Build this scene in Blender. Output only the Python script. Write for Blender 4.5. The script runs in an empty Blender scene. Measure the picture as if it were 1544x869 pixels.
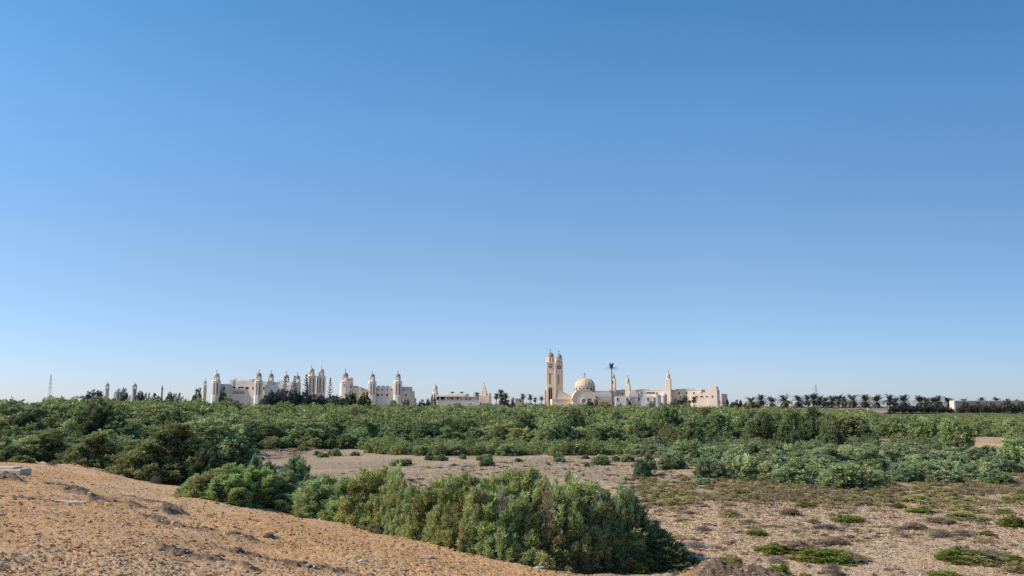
import bpy, math, random
import numpy as np
from mathutils import Matrix, Vector

random.seed(7)
rng = np.random.default_rng(7)
scene = bpy.context.scene
COL = scene.collection

# ------------------------------------------------------------------ camera model
PW, PH, FP, HOR, EYE = 1544.0, 869.0, 1250.0, 612.0, 4.5
PITCH = math.atan((HOR - PH / 2) / FP)
SP, CP = math.sin(PITCH), math.cos(PITCH)


def ray(px, py):
    u = (px - PW / 2) / FP
    v = (PH / 2 - py) / FP
    return u, CP - v * SP, v * CP + SP          # x, y, z direction


def X(px, Y):                                    # world x of a column at depth Y (near the horizon row)
    return (px - PW / 2) / FP * CP * Y


def Z(py, Y):                                    # world z of a row at depth Y
    v = (PH / 2 - py) / FP
    return EYE + (v * CP + SP) / (CP - v * SP) * Y


# ------------------------------------------------------------------ noise
def _h(ix, iy, s):
    n = (ix.astype(np.int64) * 374761393 + iy.astype(np.int64) * 668265263 + s * 982451653) & 0x7fffffff
    n = ((n ^ (n >> 13)) * 1274126177) & 0x7fffffff
    return ((n ^ (n >> 16)) & 0xffff) / 65536.0


def pn(x, y, s=0):
    x = np.asarray(x, float); y = np.asarray(y, float)
    ix = np.floor(x); iy = np.floor(y)
    fx = x - ix; fy = y - iy
    ux = fx * fx * fx * (fx * (fx * 6 - 15) + 10); uy = fy * fy * fy * (fy * (fy * 6 - 15) + 10)

    def g(a, b):
        t = _h(ix + a, iy + b, s) * 2 * math.pi
        return np.cos(t) * (fx - a) + np.sin(t) * (fy - b)
    a = g(0, 0) * (1 - ux) + g(1, 0) * ux
    b = g(0, 1) * (1 - ux) + g(1, 1) * ux
    return (a * (1 - uy) + b * uy) * 1.5


def fbm(x, y, o=4, s=0):
    r = 0; a = 1.0
    for k in range(o):
        r = r + a * pn(x * 2 ** k, y * 2 ** k, s + k); a *= 0.5
    return r


def sstep(a, b, x):
    t = np.clip((np.asarray(x, float) - a) / (b - a), 0, 1)
    return t * t * (3 - 2 * t)


# ------------------------------------------------------------------ terrain
PA, PB, PC = 2.82, -0.1375, -0.1027              # the sand bank's mean plane


def on_bank(px, py):
    dx, dy, dz = ray(px, py)
    k = dz - PB * dx - PC * dy
    t = (PA - EYE) / k if k < -1e-6 else 1e9
    t = min(t, (0.05 - EYE) / dz)                # the bank dies into the plain at z = 0
    return dx * t, dy * t


def on_plain(px, py, z=0.0):
    dx, dy, dz = ray(px, py)
    t = (z - EYE) / dz
    return dx * t, dy * t


CREST_PX = [(-420, 690), (-200, 692), (0, 695), (60, 698), (110, 702), (180, 716), (290, 736), (440, 771), (540, 790), (620, 809), (700, 830),
            (800, 850), (900, 859), (1000, 864), (1100, 866), (1190, 872), (1320, 876), (1460, 890)]
CREST = np.array([on_bank(*p) for p in CREST_PX])


def seg_dist(x, y, P):
    """signed distance to an open polyline (positive on its right-hand side = camera side) and plain distance"""
    best = np.full(np.shape(x), 1e9); sign = np.ones(np.shape(x))
    for (ax, ay), (bx, by) in zip(P[:-1], P[1:]):
        ex, ey = bx - ax, by - ay
        t = np.clip(((x - ax) * ex + (y - ay) * ey) / (ex * ex + ey * ey), 0, 1)
        dx = x - ax - t * ex; dy = y - ay - t * ey
        d = np.hypot(dx, dy)
        m = d < best
        best = np.where(m, d, best)
        sign = np.where(m, np.sign(-(ex * (y - ay) - ey * (x - ax))), sign)
    return best * sign, best


def poly_bank(pts):
    return np.array([on_bank(*p) for p in pts])


RIDGES = [(poly_bank([(70, 728), (110, 741), (150, 755), (200, 764), (255, 772)]), 0.55, 0.13),
          (poly_bank([(200, 750), (240, 756), (262, 772)]), 0.4, 0.10),
          (poly_bank([(225, 778), (270, 796), (300, 802)]), 0.3, 0.07),
          (poly_bank([(300, 798), (350, 803), (372, 812)]), 0.35, 0.10),
          (poly_bank([(255, 826), (300, 838), (340, 848), (380, 858)]), 0.35, 0.10),
          (poly_bank([(350, 825), (430, 838), (520, 856)]), 0.35, 0.06),
          (poly_bank([(0, 722), (16, 720), (24, 724)]), 0.45, 0.22),
          (poly_bank([(0, 746), (40, 752), (100, 762)]), 0.3, 0.06)]

# small heaps: (pixel, pixel, height, radius, plain?)
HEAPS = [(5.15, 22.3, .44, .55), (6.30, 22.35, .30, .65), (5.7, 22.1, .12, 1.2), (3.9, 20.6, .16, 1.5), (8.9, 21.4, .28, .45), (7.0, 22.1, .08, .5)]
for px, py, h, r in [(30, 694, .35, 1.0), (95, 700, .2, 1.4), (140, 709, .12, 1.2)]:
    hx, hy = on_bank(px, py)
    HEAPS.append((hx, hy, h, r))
BARE = [(52.5, 90, 8, 7), (29.5, 88, 4.5, 4), (53, 122, 6, 7), (17, 57, 6, 2.0)]      # bare orange soil among the shrubs: x, y, half widths


def terrain(x, y, fine=False):
    x = np.asarray(x, float); y = np.asarray(y, float)
    d = np.hypot(x, y)
    zp = 0.10 * fbm(x * 0.09, y * 0.09, 3, 11) * sstep(10, 40, d)
    zp = zp + 2.6 * np.exp(-(((x + 64) / 27) ** 2 + ((y - 112) / 40) ** 2)) + 0.9 * np.exp(-(((x + 30) / 10) ** 2 + ((y - 50) / 8) ** 2))
    zp = zp + 0.8 * sstep(105, 200, y) * (1 - sstep(300, 460, y)) + 0.55 * np.exp(-(((x - 48) / 9) ** 2 + ((y - 92) / 5) ** 2)) + 0.6 * fbm(x * .03, y * .03, 2, 5) * sstep(90, 160, y) * (1 - sstep(330, 520, d))
    sub = (d < 75) & (y > -20)
    s = np.full(np.shape(x), -60.0); s[sub] = seg_dist(x[sub], y[sub], CREST)[0] + .35 * pn(x[sub] * .9, y[sub] * .9, 81) + .15 * pn(x[sub] * 2.6, y[sub] * 2.6, 82)
    zs = PA + PB * x + PC * y + 0.10 * fbm(x * 0.35, y * 0.35, 3, 3) * sstep(3, 9, d) - 0.02
    zs = zs - 0.012 * np.clip(-y, 0, 60) - 0.0
    zs = zs + 0.75 * np.minimum(s, 0) - .05 * np.exp(-(s / 0.6) ** 2)
    zs = np.where(y < 4, np.minimum(zs, 3.2), zs)
    k = 0.12
    hh = np.clip(0.5 + 0.5 * (zs - zp) / k, 0, 1)
    z = zp * (1 - hh) + zs * hh + k * hh * (1 - hh)
    sand = sstep(-0.10, 0.10, zs - zp)
    for hx, hy, h, r in HEAPS:
        g = np.exp(-(((x - hx) ** 2 + ((y - hy) * 1.2) ** 2) / r ** 2))
        z = z + h * g
        sand = np.maximum(sand, sstep(0.10, 0.35, g))
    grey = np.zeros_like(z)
    for hx, hy, h, r in HEAPS[:3] + HEAPS[5:6]:       # heaps by the hedge, its shadow put into their colour
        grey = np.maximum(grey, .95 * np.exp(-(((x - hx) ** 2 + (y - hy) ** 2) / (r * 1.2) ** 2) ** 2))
    for P, w, h in RIDGES:
        m = (np.abs(x - P[:, 0].mean()) < 12) & (np.abs(y - P[:, 1].mean()) < 16)
        if not m.any(): continue
        xm, ym = x[m], y[m]
        _, rd = seg_dist(xm, ym, P)
        n = 0.65 + 0.9 * pn(xm * 1.1, ym * 1.1, 21)
        g = np.exp(-(rd / (w * np.clip(n, .35, 1.6))) ** 2)
        grey[m] = np.maximum(grey[m], g)
        z[m] += h * g * (0.6 + 0.8 * pn(xm * 1.7, ym * 1.7, 31))
    if not fine:
        return z
    near = sstep(0.5, 3, d) * (1 - sstep(55, 95, d))
    # sand: hummocks, scuffs and pits
    wx = x + 0.10 * pn(x * 3, y * 3, 41); wy = y + 0.10 * pn(x * 3, y * 3, 42)
    # the crust is broken everywhere; how much varies slowly
    am = 0.75 + 0.5 * fbm(x * .25, y * .25, 2, 47)
    a = pn(wx * 5.5, wy * 4.2, 43); b = pn(wx * 10.0, wy * 7.0, 44); c = pn(wx * 20, wy * 14, 45)
    rel = 0.010 * a + 0.016 * np.abs(b) + 0.014 * c - 0.034 * sstep(.26, .55, pn(wx * 5.5, wy * 9.0, 46)) - 0.030 * sstep(.20, .5, pn(wx * 10.0, wy * 16.0, 49))
    fs = rel * am
    fs = fs + grey * (0.05 * pn(x * 3.4, y * 3.4, 51) + 0.04 * pn(x * 8, y * 8, 52))
    fp = 0.03 * pn(wx * 3.2, wy * 2.6, 61) + 0.022 * np.abs(pn(wx * 6.5, wy * 5.5, 62)) + 0.014 * pn(wx * 13, wy * 11, 63) - .03 * sstep(.3, .6, pn(wx * 6, wy * 4, 64))
    z = z + near * (sand * fs + (1 - sand) * fp)
    return z, sand, grey


def tz(x, y):
    return float(terrain(np.array([x]), np.array([y]))[0])


# ------------------------------------------------------------------ material helpers
def mat(name):
    m = bpy.data.materials.new(name); m.use_nodes = True
    nt = m.node_tree
    for n in list(nt.nodes): nt.nodes.remove(n)
    out = nt.nodes.new('ShaderNodeOutputMaterial')
    return m, nt, out


def N(nt, t, **kw):
    n = nt.nodes.new(t)
    for k, v in kw.items():
        if k.startswith('i_'):
            key = k[2:]
            n.inputs[int(key) if key.isdigit() else key.replace('_', ' ')].default_value = v
        else: setattr(n, k, v)
    return n


def L(nt, a, b): nt.links.new(a, b)


def ramp(nt, fac, stops):
    r = N(nt, 'ShaderNodeValToRGB')
    el = r.color_ramp.elements
    while len(el) < len(stops): el.new(0.5)
    for e, (p, c) in zip(el, stops):
        e.position = p; e.color = (*c, 1)
    L(nt, fac, r.inputs[0])
    return r.outputs[0]


def mixc(nt, fac, a, b, mode='MIX'):
    m = N(nt, 'ShaderNodeMix', data_type='RGBA', blend_type=mode)
    for s, v in ((m.inputs[0], fac), (m.inputs[6], a), (m.inputs[7], b)):
        if isinstance(v, (int, float)): s.default_value = v
        elif isinstance(v, tuple): s.default_value = (*v, 1)
        else: L(nt, v, s)
    return m.outputs[2]


def noise(nt, scale, detail=4, rough=.55, obj=False):
    tc = N(nt, 'ShaderNodeNewGeometry') if not obj else N(nt, 'ShaderNodeTexCoord')
    n = N(nt, 'ShaderNodeTexNoise', i_Scale=scale, i_Detail=detail, i_Roughness=rough)
    L(nt, tc.outputs['Object'] if obj else tc.outputs['Position'], n.inputs['Vector'])
    return n.outputs[0]


def plaster(name, c, var=.07, bump=0, scale=.35):
    m, nt, out = mat(name)
    b = N(nt, 'ShaderNodeBsdfPrincipled', i_Roughness=.9)
    n1 = noise(nt, scale * .3, 3, .5)
    col = ramp(nt, n1, [(.3, tuple(v * (1 - var) for v in c)), (.7, tuple(min(1, v * (1 + var)) for v in c))])
    L(nt, col, b.inputs['Base Color'])
    if bump:
        bp = N(nt, 'ShaderNodeBump', i_Strength=.3, i_Distance=bump); L(nt, noise(nt, scale * 9, 3), bp.inputs['Height']); L(nt, bp.outputs[0], b.inputs['Normal'])
    L(nt, b.outputs[0], out.inputs[0])
    return m


def brick(name, c1, c2):
    m, nt, out = mat(name)
    b = N(nt, 'ShaderNodeBsdfPrincipled', i_Roughness=.92)
    tc = N(nt, 'ShaderNodeTexCoord'); mp = N(nt, 'ShaderNodeMapping'); mp.inputs['Rotation'].default_value = (math.radians(90), 0, 0)
    L(nt, tc.outputs['Object'], mp.inputs[0])
    br = N(nt, 'ShaderNodeTexBrick', i_Scale=1.0); L(nt, mp.outputs[0], br.inputs[0])
    br.inputs['Color1'].default_value = (*c1, 1); br.inputs['Color2'].default_value = (*c2, 1); br.inputs['Mortar'].default_value = (.5, .42, .34, 1)
    col = mixc(nt, noise(nt, .5), br.outputs[0], tuple(v * .7 for v in c1))
    L(nt, col, b.inputs['Base Color']); L(nt, b.outputs[0], out.inputs[0])
    return m


def leafmat(name, dark, mid, light, trans=.30, rnd=.16):
    m, nt, out = mat(name)
    at = N(nt, 'ShaderNodeAttribute', attribute_name='tint')
    oi = N(nt, 'ShaderNodeObjectInfo')
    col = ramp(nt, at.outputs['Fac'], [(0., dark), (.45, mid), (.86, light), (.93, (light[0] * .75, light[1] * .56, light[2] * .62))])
    patch = noise(nt, .9, 2)
    col = mixc(nt, ramp(nt, patch, [(.35, (0, 0, 0)), (.75, (.5, .5, .5))]), col, mixc(nt, .6, col, (mid[0] * 1.2, mid[1] * 1.02, mid[2] * .8)))
    col = mixc(nt, 1.0, col, oi.outputs['Color'], 'MULTIPLY')
    hs = N(nt, 'ShaderNodeHueSaturation')
    r1 = N(nt, 'ShaderNodeMapRange', i_3=.475, i_4=.52); L(nt, oi.outputs['Random'], r1.inputs[0])
    mul = N(nt, 'ShaderNodeMath', operation='MULTIPLY', i_1=7.31); L(nt, oi.outputs['Random'], mul.inputs[0])
    fr = N(nt, 'ShaderNodeMath', operation='FRACT'); L(nt, mul.outputs[0], fr.inputs[0])
    r2 = N(nt, 'ShaderNodeMapRange', i_3=1 - rnd, i_4=1 + rnd); L(nt, fr.outputs[0], r2.inputs[0])
    L(nt, r1.outputs[0], hs.inputs['Hue']); L(nt, r2.outputs[0], hs.inputs['Value']); L(nt, col, hs.inputs['Color'])
    d = N(nt, 'ShaderNodeBsdfDiffuse'); t = N(nt, 'ShaderNodeBsdfTranslucent'); mx = N(nt, 'ShaderNodeMixShader', i_0=trans)
    L(nt, hs.outputs[0], d.inputs[0]); L(nt, hs.outputs[0], t.inputs[0])
    L(nt, d.outputs[0], mx.inputs[1]); L(nt, t.outputs[0], mx.inputs[2]); L(nt, mx.outputs[0], out.inputs[0])
    return m


def tintmat(name, stops, rough=.95):
    m, nt, out = mat(name)
    at = N(nt, 'ShaderNodeAttribute', attribute_name='tint')
    b = N(nt, 'ShaderNodeBsdfPrincipled', i_Roughness=rough)
    col = ramp(nt, at.outputs['Fac'], stops)
    col = mixc(nt, .35, col, ramp(nt, noise(nt, 30, 3), [(.3, (.12, .08, .05)), (.7, (.7, .5, .33))]), 'SOFT_LIGHT')
    L(nt, col, b.inputs['Base Color']); L(nt, b.outputs[0], out.inputs[0])
    return m


M = {}
M['cream'] = plaster('cream_plaster', (.80, .665, .51))
M['tan'] = plaster('tan_stone', (.84, .655, .48))
M['grey'] = plaster('grey_render', (.80, .70, .60))
M['haze'] = plaster('hazy_pink', (.66, .56, .53)); M['hazed'] = plaster('hazy_dark', (.34, .33, .36))  # distance haze put into both plaster colours, shade too in the dark one
M['recess'] = plaster('shaded_recess', (.26, .21, .17))  # shade of a recess put into the colour
M['white'] = plaster('white_plaster', (.74, .67, .59))
M['pink'] = plaster('pink_plaster', (.74, .60, .48))
M['dome'] = plaster('dome_render', (.66, .52, .375), var=.06)
M['domed'] = plaster('weathered_dome', (.42, .33, .26))
M['lead'] = plaster('grey_roof', (.36, .34, .31))
M['dark'] = plaster('dark_opening', (.035, .035, .04))
M['darkred'] = plaster('shuttered_opening', (.10, .06, .05))
M['cross'] = plaster('dark_metal', (.07, .065, .06))
M['whitelime'] = plaster('white_lime', (.72, .70, .66))
M['concrete'] = plaster('concrete', (.58, .46, .34), scale=2.5, bump=.03, var=.25)
M['steel'] = plaster('galvanised_steel', (.26, .28, .30))
M['bark'] = plaster('bark', (.16, .12, .085), scale=3)
M['greybark'] = plaster('grey_bark', (.20, .175, .15), scale=3)
M['palmbark'] = plaster('palm_trunk', (.17, .13, .10), scale=3)
M['brick'] = brick('tan_brick', (.66, .51, .385), (.58, .45, .34))
M['leaf'] = leafmat('saltbush_leaf', (.05, .07, .042), (.39, .45, .225), (.60, .66, .33))
M['leafb'] = leafmat('bluish_leaf', (.06, .08, .05), (.36, .43, .22), (.60, .67, .38))
M['leafd'] = leafmat('tamarisk_leaf', (.042, .056, .036), (.34, .385, .185), (.60, .65, .32))
M['far'] = leafmat('far_tree_leaf', (.026, .032, .030), (.11, .125, .105), (.20, .215, .155))
M['frond'] = leafmat('palm_frond', (.028, .036, .030), (.10, .115, .09), (.17, .185, .12))
M['brownleaf'] = leafmat('brown_low_shrub', (.09, .065, .05), (.34, .25, .18), (.50, .39, .28), trans=.15)
M['oliveleaf'] = leafmat('olive_ground_cover', (.09, .085, .04), (.40, .375, .165), (.60, .58, .25), trans=.2)
M['greenleaf'] = leafmat('green_succulent', (.05, .065, .02), (.21, .25, .06), (.36, .42, .10), trans=.2)
M['deadtwig'] = leafmat('dead_grey_twigs', (.08, .07, .062), (.23, .20, .175), (.36, .32, .28), trans=.1)
M['clod'] = tintmat('earth_clod', [(0, (.20, .105, .05)), (.5, (.50, .27, .115)), (.9, (.58, .36, .18)), (1, (.62, .52, .42))])
M['straw'] = tintmat('dry_straw', [(0, (.09, .065, .048)), (.18, (.30, .21, .13)), (.5, (.60, .44, .29)), (1, (.80, .68, .52))])
M['captop'] = plaster('sandy_cap', (.72, .62, .48), scale=2.5, bump=.02, var=.2)
M['stone'] = plaster('pale_stone', (.56, .48, .38), scale=6, bump=.02, var=.2)
M['blackstone'] = plaster('dark_stone', (.05, .045, .042), scale=6)


def ground_material():
    m, nt, out = mat('ground_earth')
    b = N(nt, 'ShaderNodeBsdfPrincipled', i_Roughness=.97)
    zone = N(nt, 'ShaderNodeAttribute', attribute_name='zone')
    sep = N(nt, 'ShaderNodeSeparateColor'); L(nt, zone.outputs['Color'], sep.inputs[0])
    # sand
    n0 = noise(nt, .22, 4); n1 = noise(nt, 2.3, 5, .6); n2 = noise(nt, 14, 4, .65); n3 = noise(nt, 55, 3, .7)
    sand = ramp(nt, n1, [(.28, (.60, .315, .125)), (.5, (.74, .41, .17)), (.72, (.78, .48, .23))])
    sand = mixc(nt, ramp(nt, n0, [(.42, (0, 0, 0)), (.66, (.75, .75, .75))]), sand, (.76, .50, .29))
    sand = mixc(nt, ramp(nt, n2, [(.28, (.7, .7, .7)), (.42, (0, 0, 0))]), sand, (.34, .18, .08))  # shade of small pits put into the sand colour
    sand = mixc(nt, ramp(nt, n3, [(.62, (0, 0, 0)), (.76, (.4, .4, .4))]), sand, (.66, .46, .27))
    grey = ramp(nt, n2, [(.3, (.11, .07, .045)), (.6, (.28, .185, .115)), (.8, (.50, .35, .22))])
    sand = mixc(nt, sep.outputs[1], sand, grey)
    # plain
    pl = ramp(nt, n1, [(.28, (.50, .325, .165)), (.55, (.74, .51, .285)), (.75, (.80, .59, .37))])
    pl = mixc(nt, ramp(nt, n0, [(.4, (0, 0, 0)), (.62, (.8, .8, .8))]), pl, (.64, .47, .31))
    pl = mixc(nt, ramp(nt, n2, [(.34, (.85, .85, .85)), (.46, (0, 0, 0))]), pl, (.20, .14, .095))
    pl = mixc(nt, ramp(nt, n3, [(.56, (0, 0, 0)), (.68, (.7, .7, .7))]), pl, (.58, .49, .40))
    scrub = ramp(nt, n1, [(.3, (.20, .145, .09)), (.6, (.38, .275, .18))])
    pl = mixc(nt, sep.outputs[2], pl, scrub)
    col = mixc(nt, sep.outputs[0], pl, sand)
    L(nt, col, b.inputs['Base Color'])
    add = N(nt, 'ShaderNodeMath', operation='ADD'); L(nt, n2, add.inputs[0]); L(nt, n3, add.inputs[1])
    bp = N(nt, 'ShaderNodeBump', i_Strength=.75, i_Distance=.06); L(nt, add.outputs[0], bp.inputs['Height']); L(nt, bp.outputs[0], b.inputs['Normal'])
    L(nt, b.outputs[0], out.inputs[0])
    return m


# ------------------------------------------------------------------ mesh helpers
def np_mesh(name, V, F, tint=None, smooth=False):
    """V (n,3), F (m,k) all faces with k corners"""
    me = bpy.data.meshes.new(name)
    n, (m_, k) = len(V), F.shape
    me.vertices.add(n); me.vertices.foreach_set('co', np.ascontiguousarray(V, np.float32).ravel())
    me.loops.add(m_ * k); me.loops.foreach_set('vertex_index', np.ascontiguousarray(F, np.int32).ravel())
    me.polygons.add(m_); me.polygons.foreach_set('loop_start', np.arange(0, m_ * k, k, dtype=np.int32))
    me.polygons.foreach_set('use_smooth', np.full(m_, smooth))
    if tint is not None:
        a = me.attributes.new('tint', 'FLOAT', 'POINT'); a.data.foreach_set('value', np.ascontiguousarray(tint, np.float32))
    me.update(calc_edges=True)
    return me


def link(name, me, m=None, parent=None, loc=None):
    o = bpy.data.objects.new(name, me); COL.objects.link(o)
    if m is not None and not me.materials: me.materials.append(m)
    if loc is not None: o.location = loc
    if parent is not None: o.parent = parent
    return o


def tag(o, label=None, cat=None, group=None, kind=None):
    for k, v in (('label', label), ('category', cat), ('group', group), ('kind', kind)):
        if v: o[k] = v
    return o


def empty(name, loc, label=None, cat=None, group=None):
    o = bpy.data.objects.new(name, None); COL.objects.link(o); o.location = loc; o.empty_display_size = .3
    return tag(o, label, cat, group)


YAW = {}                                         # top-level object name: degrees its building is turned about its own centre


class MB:
    def __init__(s): s.v = []; s.f = []

    def add(s, V, F):
        b = len(s.v); s.v += [tuple(p) for p in V]; s.f += [tuple(i + b for i in f) for f in F]
        return s

    def box(s, x0, x1, y0, y1, z0, z1):
        V = [(x, y, z) for z in (z0, z1) for x, y in ((x0, y0), (x1, y0), (x1, y1), (x0, y1))]
        return s.add(V, [(3, 2, 1, 0), (4, 5, 6, 7), (0, 1, 5, 4), (1, 2, 6, 5), (2, 3, 7, 6), (3, 0, 4, 7)])

    def lathe(s, cx, cy, prof, n=16, ph=0.0, sy=1.0):
        V = []; F = []
        for r, z in prof:
            for k in range(n):
                a = ph + 2 * math.pi * k / n
                V.append((cx + r * math.cos(a), cy + sy * r * math.sin(a), z))
        for j in range(len(prof) - 1):
            for k in range(n):
                k2 = (k + 1) % n
                F.append((j * n + k, j * n + k2, (j + 1) * n + k2, (j + 1) * n + k))
        F.append(tuple(reversed(range(n)))); F.append(tuple((len(prof) - 1) * n + k for k in range(n)))
        return s.add(V, F)

    def prism(s, poly, y0, y1):                  # polygon in x,z (counter-clockwise seen from -y) pulled from y0 to y1
        n = len(poly)
        V = [(x, y0, z) for x, z in poly] + [(x, y1, z) for x, z in poly]
        F = [tuple(range(n)), tuple(reversed(range(n, 2 * n)))]
        F += [(k, k + n, (k + 1) % n + n, (k + 1) % n) for k in range(n)]
        return s.add(V, F)

    def bar(s, p, q, w, n=4, w2=None):
        p = Vector(p); q = Vector(q); d = (q - p).normalized()
        a = d.orthogonal().normalized(); b = d.cross(a); w2 = w if w2 is None else w2
        V = [p + (a * math.cos(2 * math.pi * k / n) + b * math.sin(2 * math.pi * k / n)) * w for k in range(n)]
        V += [q + (a * math.cos(2 * math.pi * k / n) + b * math.sin(2 * math.pi * k / n)) * w2 for k in range(n)]
        F = [(k, (k + 1) % n, (k + 1) % n + n, k + n) for k in range(n)] + [tuple(reversed(range(n))), tuple(range(n, 2 * n))]
        return s.add(V, F)

    def build(s, name, m, parent=None, smooth=False, xf=None):
        V = [Vector(p) for p in s.v]
        if xf is None and parent is not None:
            top = parent
            while top.parent is not None: top = top.parent
            if top.name in YAW:
                c = Vector((top.location.x, top.location.y, 0))
                xf = Matrix.Translation(c) @ Matrix.Rotation(math.radians(YAW[top.name]), 4, 'Z') @ Matrix.Translation(-c)
        if xf is not None: V = [xf @ p for p in V]
        me = bpy.data.meshes.new(name); me.from_pydata(V, [], s.f); me.update()
        if smooth: me.polygons.foreach_set('use_smooth', [True] * len(me.polygons))
        me.materials.append(m)
        o = bpy.data.objects.new(name, me); COL.objects.link(o)
        if parent is not None:
            o.parent = parent
            if parent.type == 'EMPTY': o.matrix_parent_inverse = Matrix.Translation(-parent.location)
        return o


# ------------------------------------------------------------------ sky, sun, camera
SUN_EL = math.radians(34)
SUN_DIR = Vector((-.995, -0.10, 0)).normalized() * math.cos(SUN_EL) + Vector((0, 0, math.sin(SUN_EL)))
w = bpy.data.worlds.new("World"); scene.world = w; w.use_nodes = True
nt = w.node_tree
for n in list(nt.nodes): nt.nodes.remove(n)
sky = N(nt, 'ShaderNodeTexSky', sky_type='NISHITA', sun_disc=False)
sky.sun_elevation = SUN_EL
sky.sun_rotation = math.atan2(SUN_DIR.x, SUN_DIR.y)
sky.air_density = 0.8; sky.dust_density = 0.2; sky.ozone_density = 6.0; sky.altitude = 0
bg = N(nt, 'ShaderNodeBackground'); bg.inputs[1].default_value = 0.15
wo = N(nt, 'ShaderNodeOutputWorld')
tcs = N(nt, 'ShaderNodeTexCoord'); sxyz = N(nt, 'ShaderNodeSeparateXYZ'); L(nt, tcs.outputs['Generated'], sxyz.inputs[0])
hz = ramp(nt, sxyz.outputs[2], [(0.0, (.94, .86, .98)), (.17, (1.22, 1.15, 1.03)), (.32, (1.18, 1.38, 1.30)), (.46, (.90, 1.38, 1.36))])      # bluish sea haze low down
mrx = N(nt, 'ShaderNodeMapRange', i_1=-1.0, i_2=1.0); L(nt, sxyz.outputs[0], mrx.inputs[0])
lat = ramp(nt, mrx.outputs[0], [(0., (1, 1, 1)), (.3, (.97, .97, .97)), (.46, (.99, .99, .99)), (.62, (.90, .92, .93)), (.78, (.65, .71, .745)), (1., (.61, .67, .71))])   # clearer air away from the sun
L(nt, mixc(nt, 1.0, mixc(nt, 1.0, sky.outputs[0], hz, 'MULTIPLY'), lat, 'MULTIPLY'), bg.inputs[0]); L(nt, bg.outputs[0], wo.inputs[0])

sl = bpy.data.lights.new('sun', 'SUN'); sl.energy = 5.0; sl.angle = math.radians(.55); sl.color = (1.0, .89, .74)
so = bpy.data.objects.new('sun', sl); COL.objects.link(so)
so.rotation_euler = SUN_DIR.to_track_quat('Z', 'Y').to_euler(); so.location = (-60, 0, 60)

cam = bpy.data.cameras.new('camera'); cam.sensor_width = 36; cam.lens = 36 * FP / PW; cam.clip_end = 30000; cam.clip_start = .1
co = bpy.data.objects.new('camera', cam); COL.objects.link(co)
co.location = (0, 0, EYE); co.rotation_euler = (math.radians(90) + PITCH, 0, 0)
scene.camera = co
scene.view_settings.view_transform = 'Standard'; scene.view_settings.look = 'None'; scene.view_settings.exposure = 0; scene.view_settings.gamma = 1
scene.render.engine = 'CYCLES'
scene.cycles.max_bounces = 6; scene.cycles.diffuse_bounces = 3; scene.cycles.transmission_bounces = 4
scene.cycles.use_denoising = False
scene.cycles.denoising_prefilter = 'ACCURATE'
scene.render.filter_size = 0.75

# ------------------------------------------------------------------ ground sheet
ang = np.concatenate([np.linspace(-100, -38, 40)[:-1], np.linspace(-38, 38, 980), np.linspace(38, 100, 40)[1:]])
ang = np.radians(ang)
rad = np.concatenate([np.linspace(.3, 8, 30)[:-1], np.exp(np.linspace(math.log(8), math.log(45), 860))[:-1],
                      np.exp(np.linspace(math.log(45), math.log(200), 130))[:-1], np.exp(np.linspace(math.log(200), math.log(12000), 40))])
A, R = np.meshgrid(ang, rad)
gx = (R * np.sin(A)).ravel(); gy = (R * np.cos(A)).ravel()
gz, gs, gg = terrain(gx, gy, True)
na, nr = len(ang), len(rad)
idx = np.arange(na * nr).reshape(nr, na)
GF = np.stack([idx[:-1, :-1], idx[:-1, 1:], idx[1:, 1:], idx[1:, :-1]], -1).reshape(-1, 4)[:, ::-1]
for bx_, by_, rx_, ry_ in BARE:
    gs = np.maximum(gs, .9 * np.exp(-(((gx - bx_) / rx_) ** 2 + ((gy - by_) / ry_) ** 2) ** 2))
gme = np_mesh('ground', np.stack([gx, gy, gz], 1), GF, smooth=True)
scr = sstep(95, 130, gy) * .75 + .55 * sstep(36, 46, gy + 2 * pn(gx * .2, gy * .2, 71)) * (1 - sstep(52, 62, gy)) * sstep(6, 12, gx) + .6 * sstep(-14, -22, gx) * sstep(34, 40, gy)
scr = np.clip(scr + .25 * fbm(gx * .3, gy * .3, 2, 73) * sstep(.1, .3, scr), 0, 1)
za = gme.attributes.new('zone', 'FLOAT_COLOR', 'POINT')
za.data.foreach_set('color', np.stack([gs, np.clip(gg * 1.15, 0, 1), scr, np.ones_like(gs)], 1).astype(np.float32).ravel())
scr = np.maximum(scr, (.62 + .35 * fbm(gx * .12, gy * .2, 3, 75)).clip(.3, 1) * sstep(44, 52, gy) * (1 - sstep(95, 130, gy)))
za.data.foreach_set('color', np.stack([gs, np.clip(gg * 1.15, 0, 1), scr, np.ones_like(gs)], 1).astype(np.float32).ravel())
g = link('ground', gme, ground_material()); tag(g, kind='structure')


# ------------------------------------------------------------------ foliage generator
def unit(v): return v / np.maximum(np.linalg.norm(v, axis=-1, keepdims=True), 1e-9)


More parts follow.
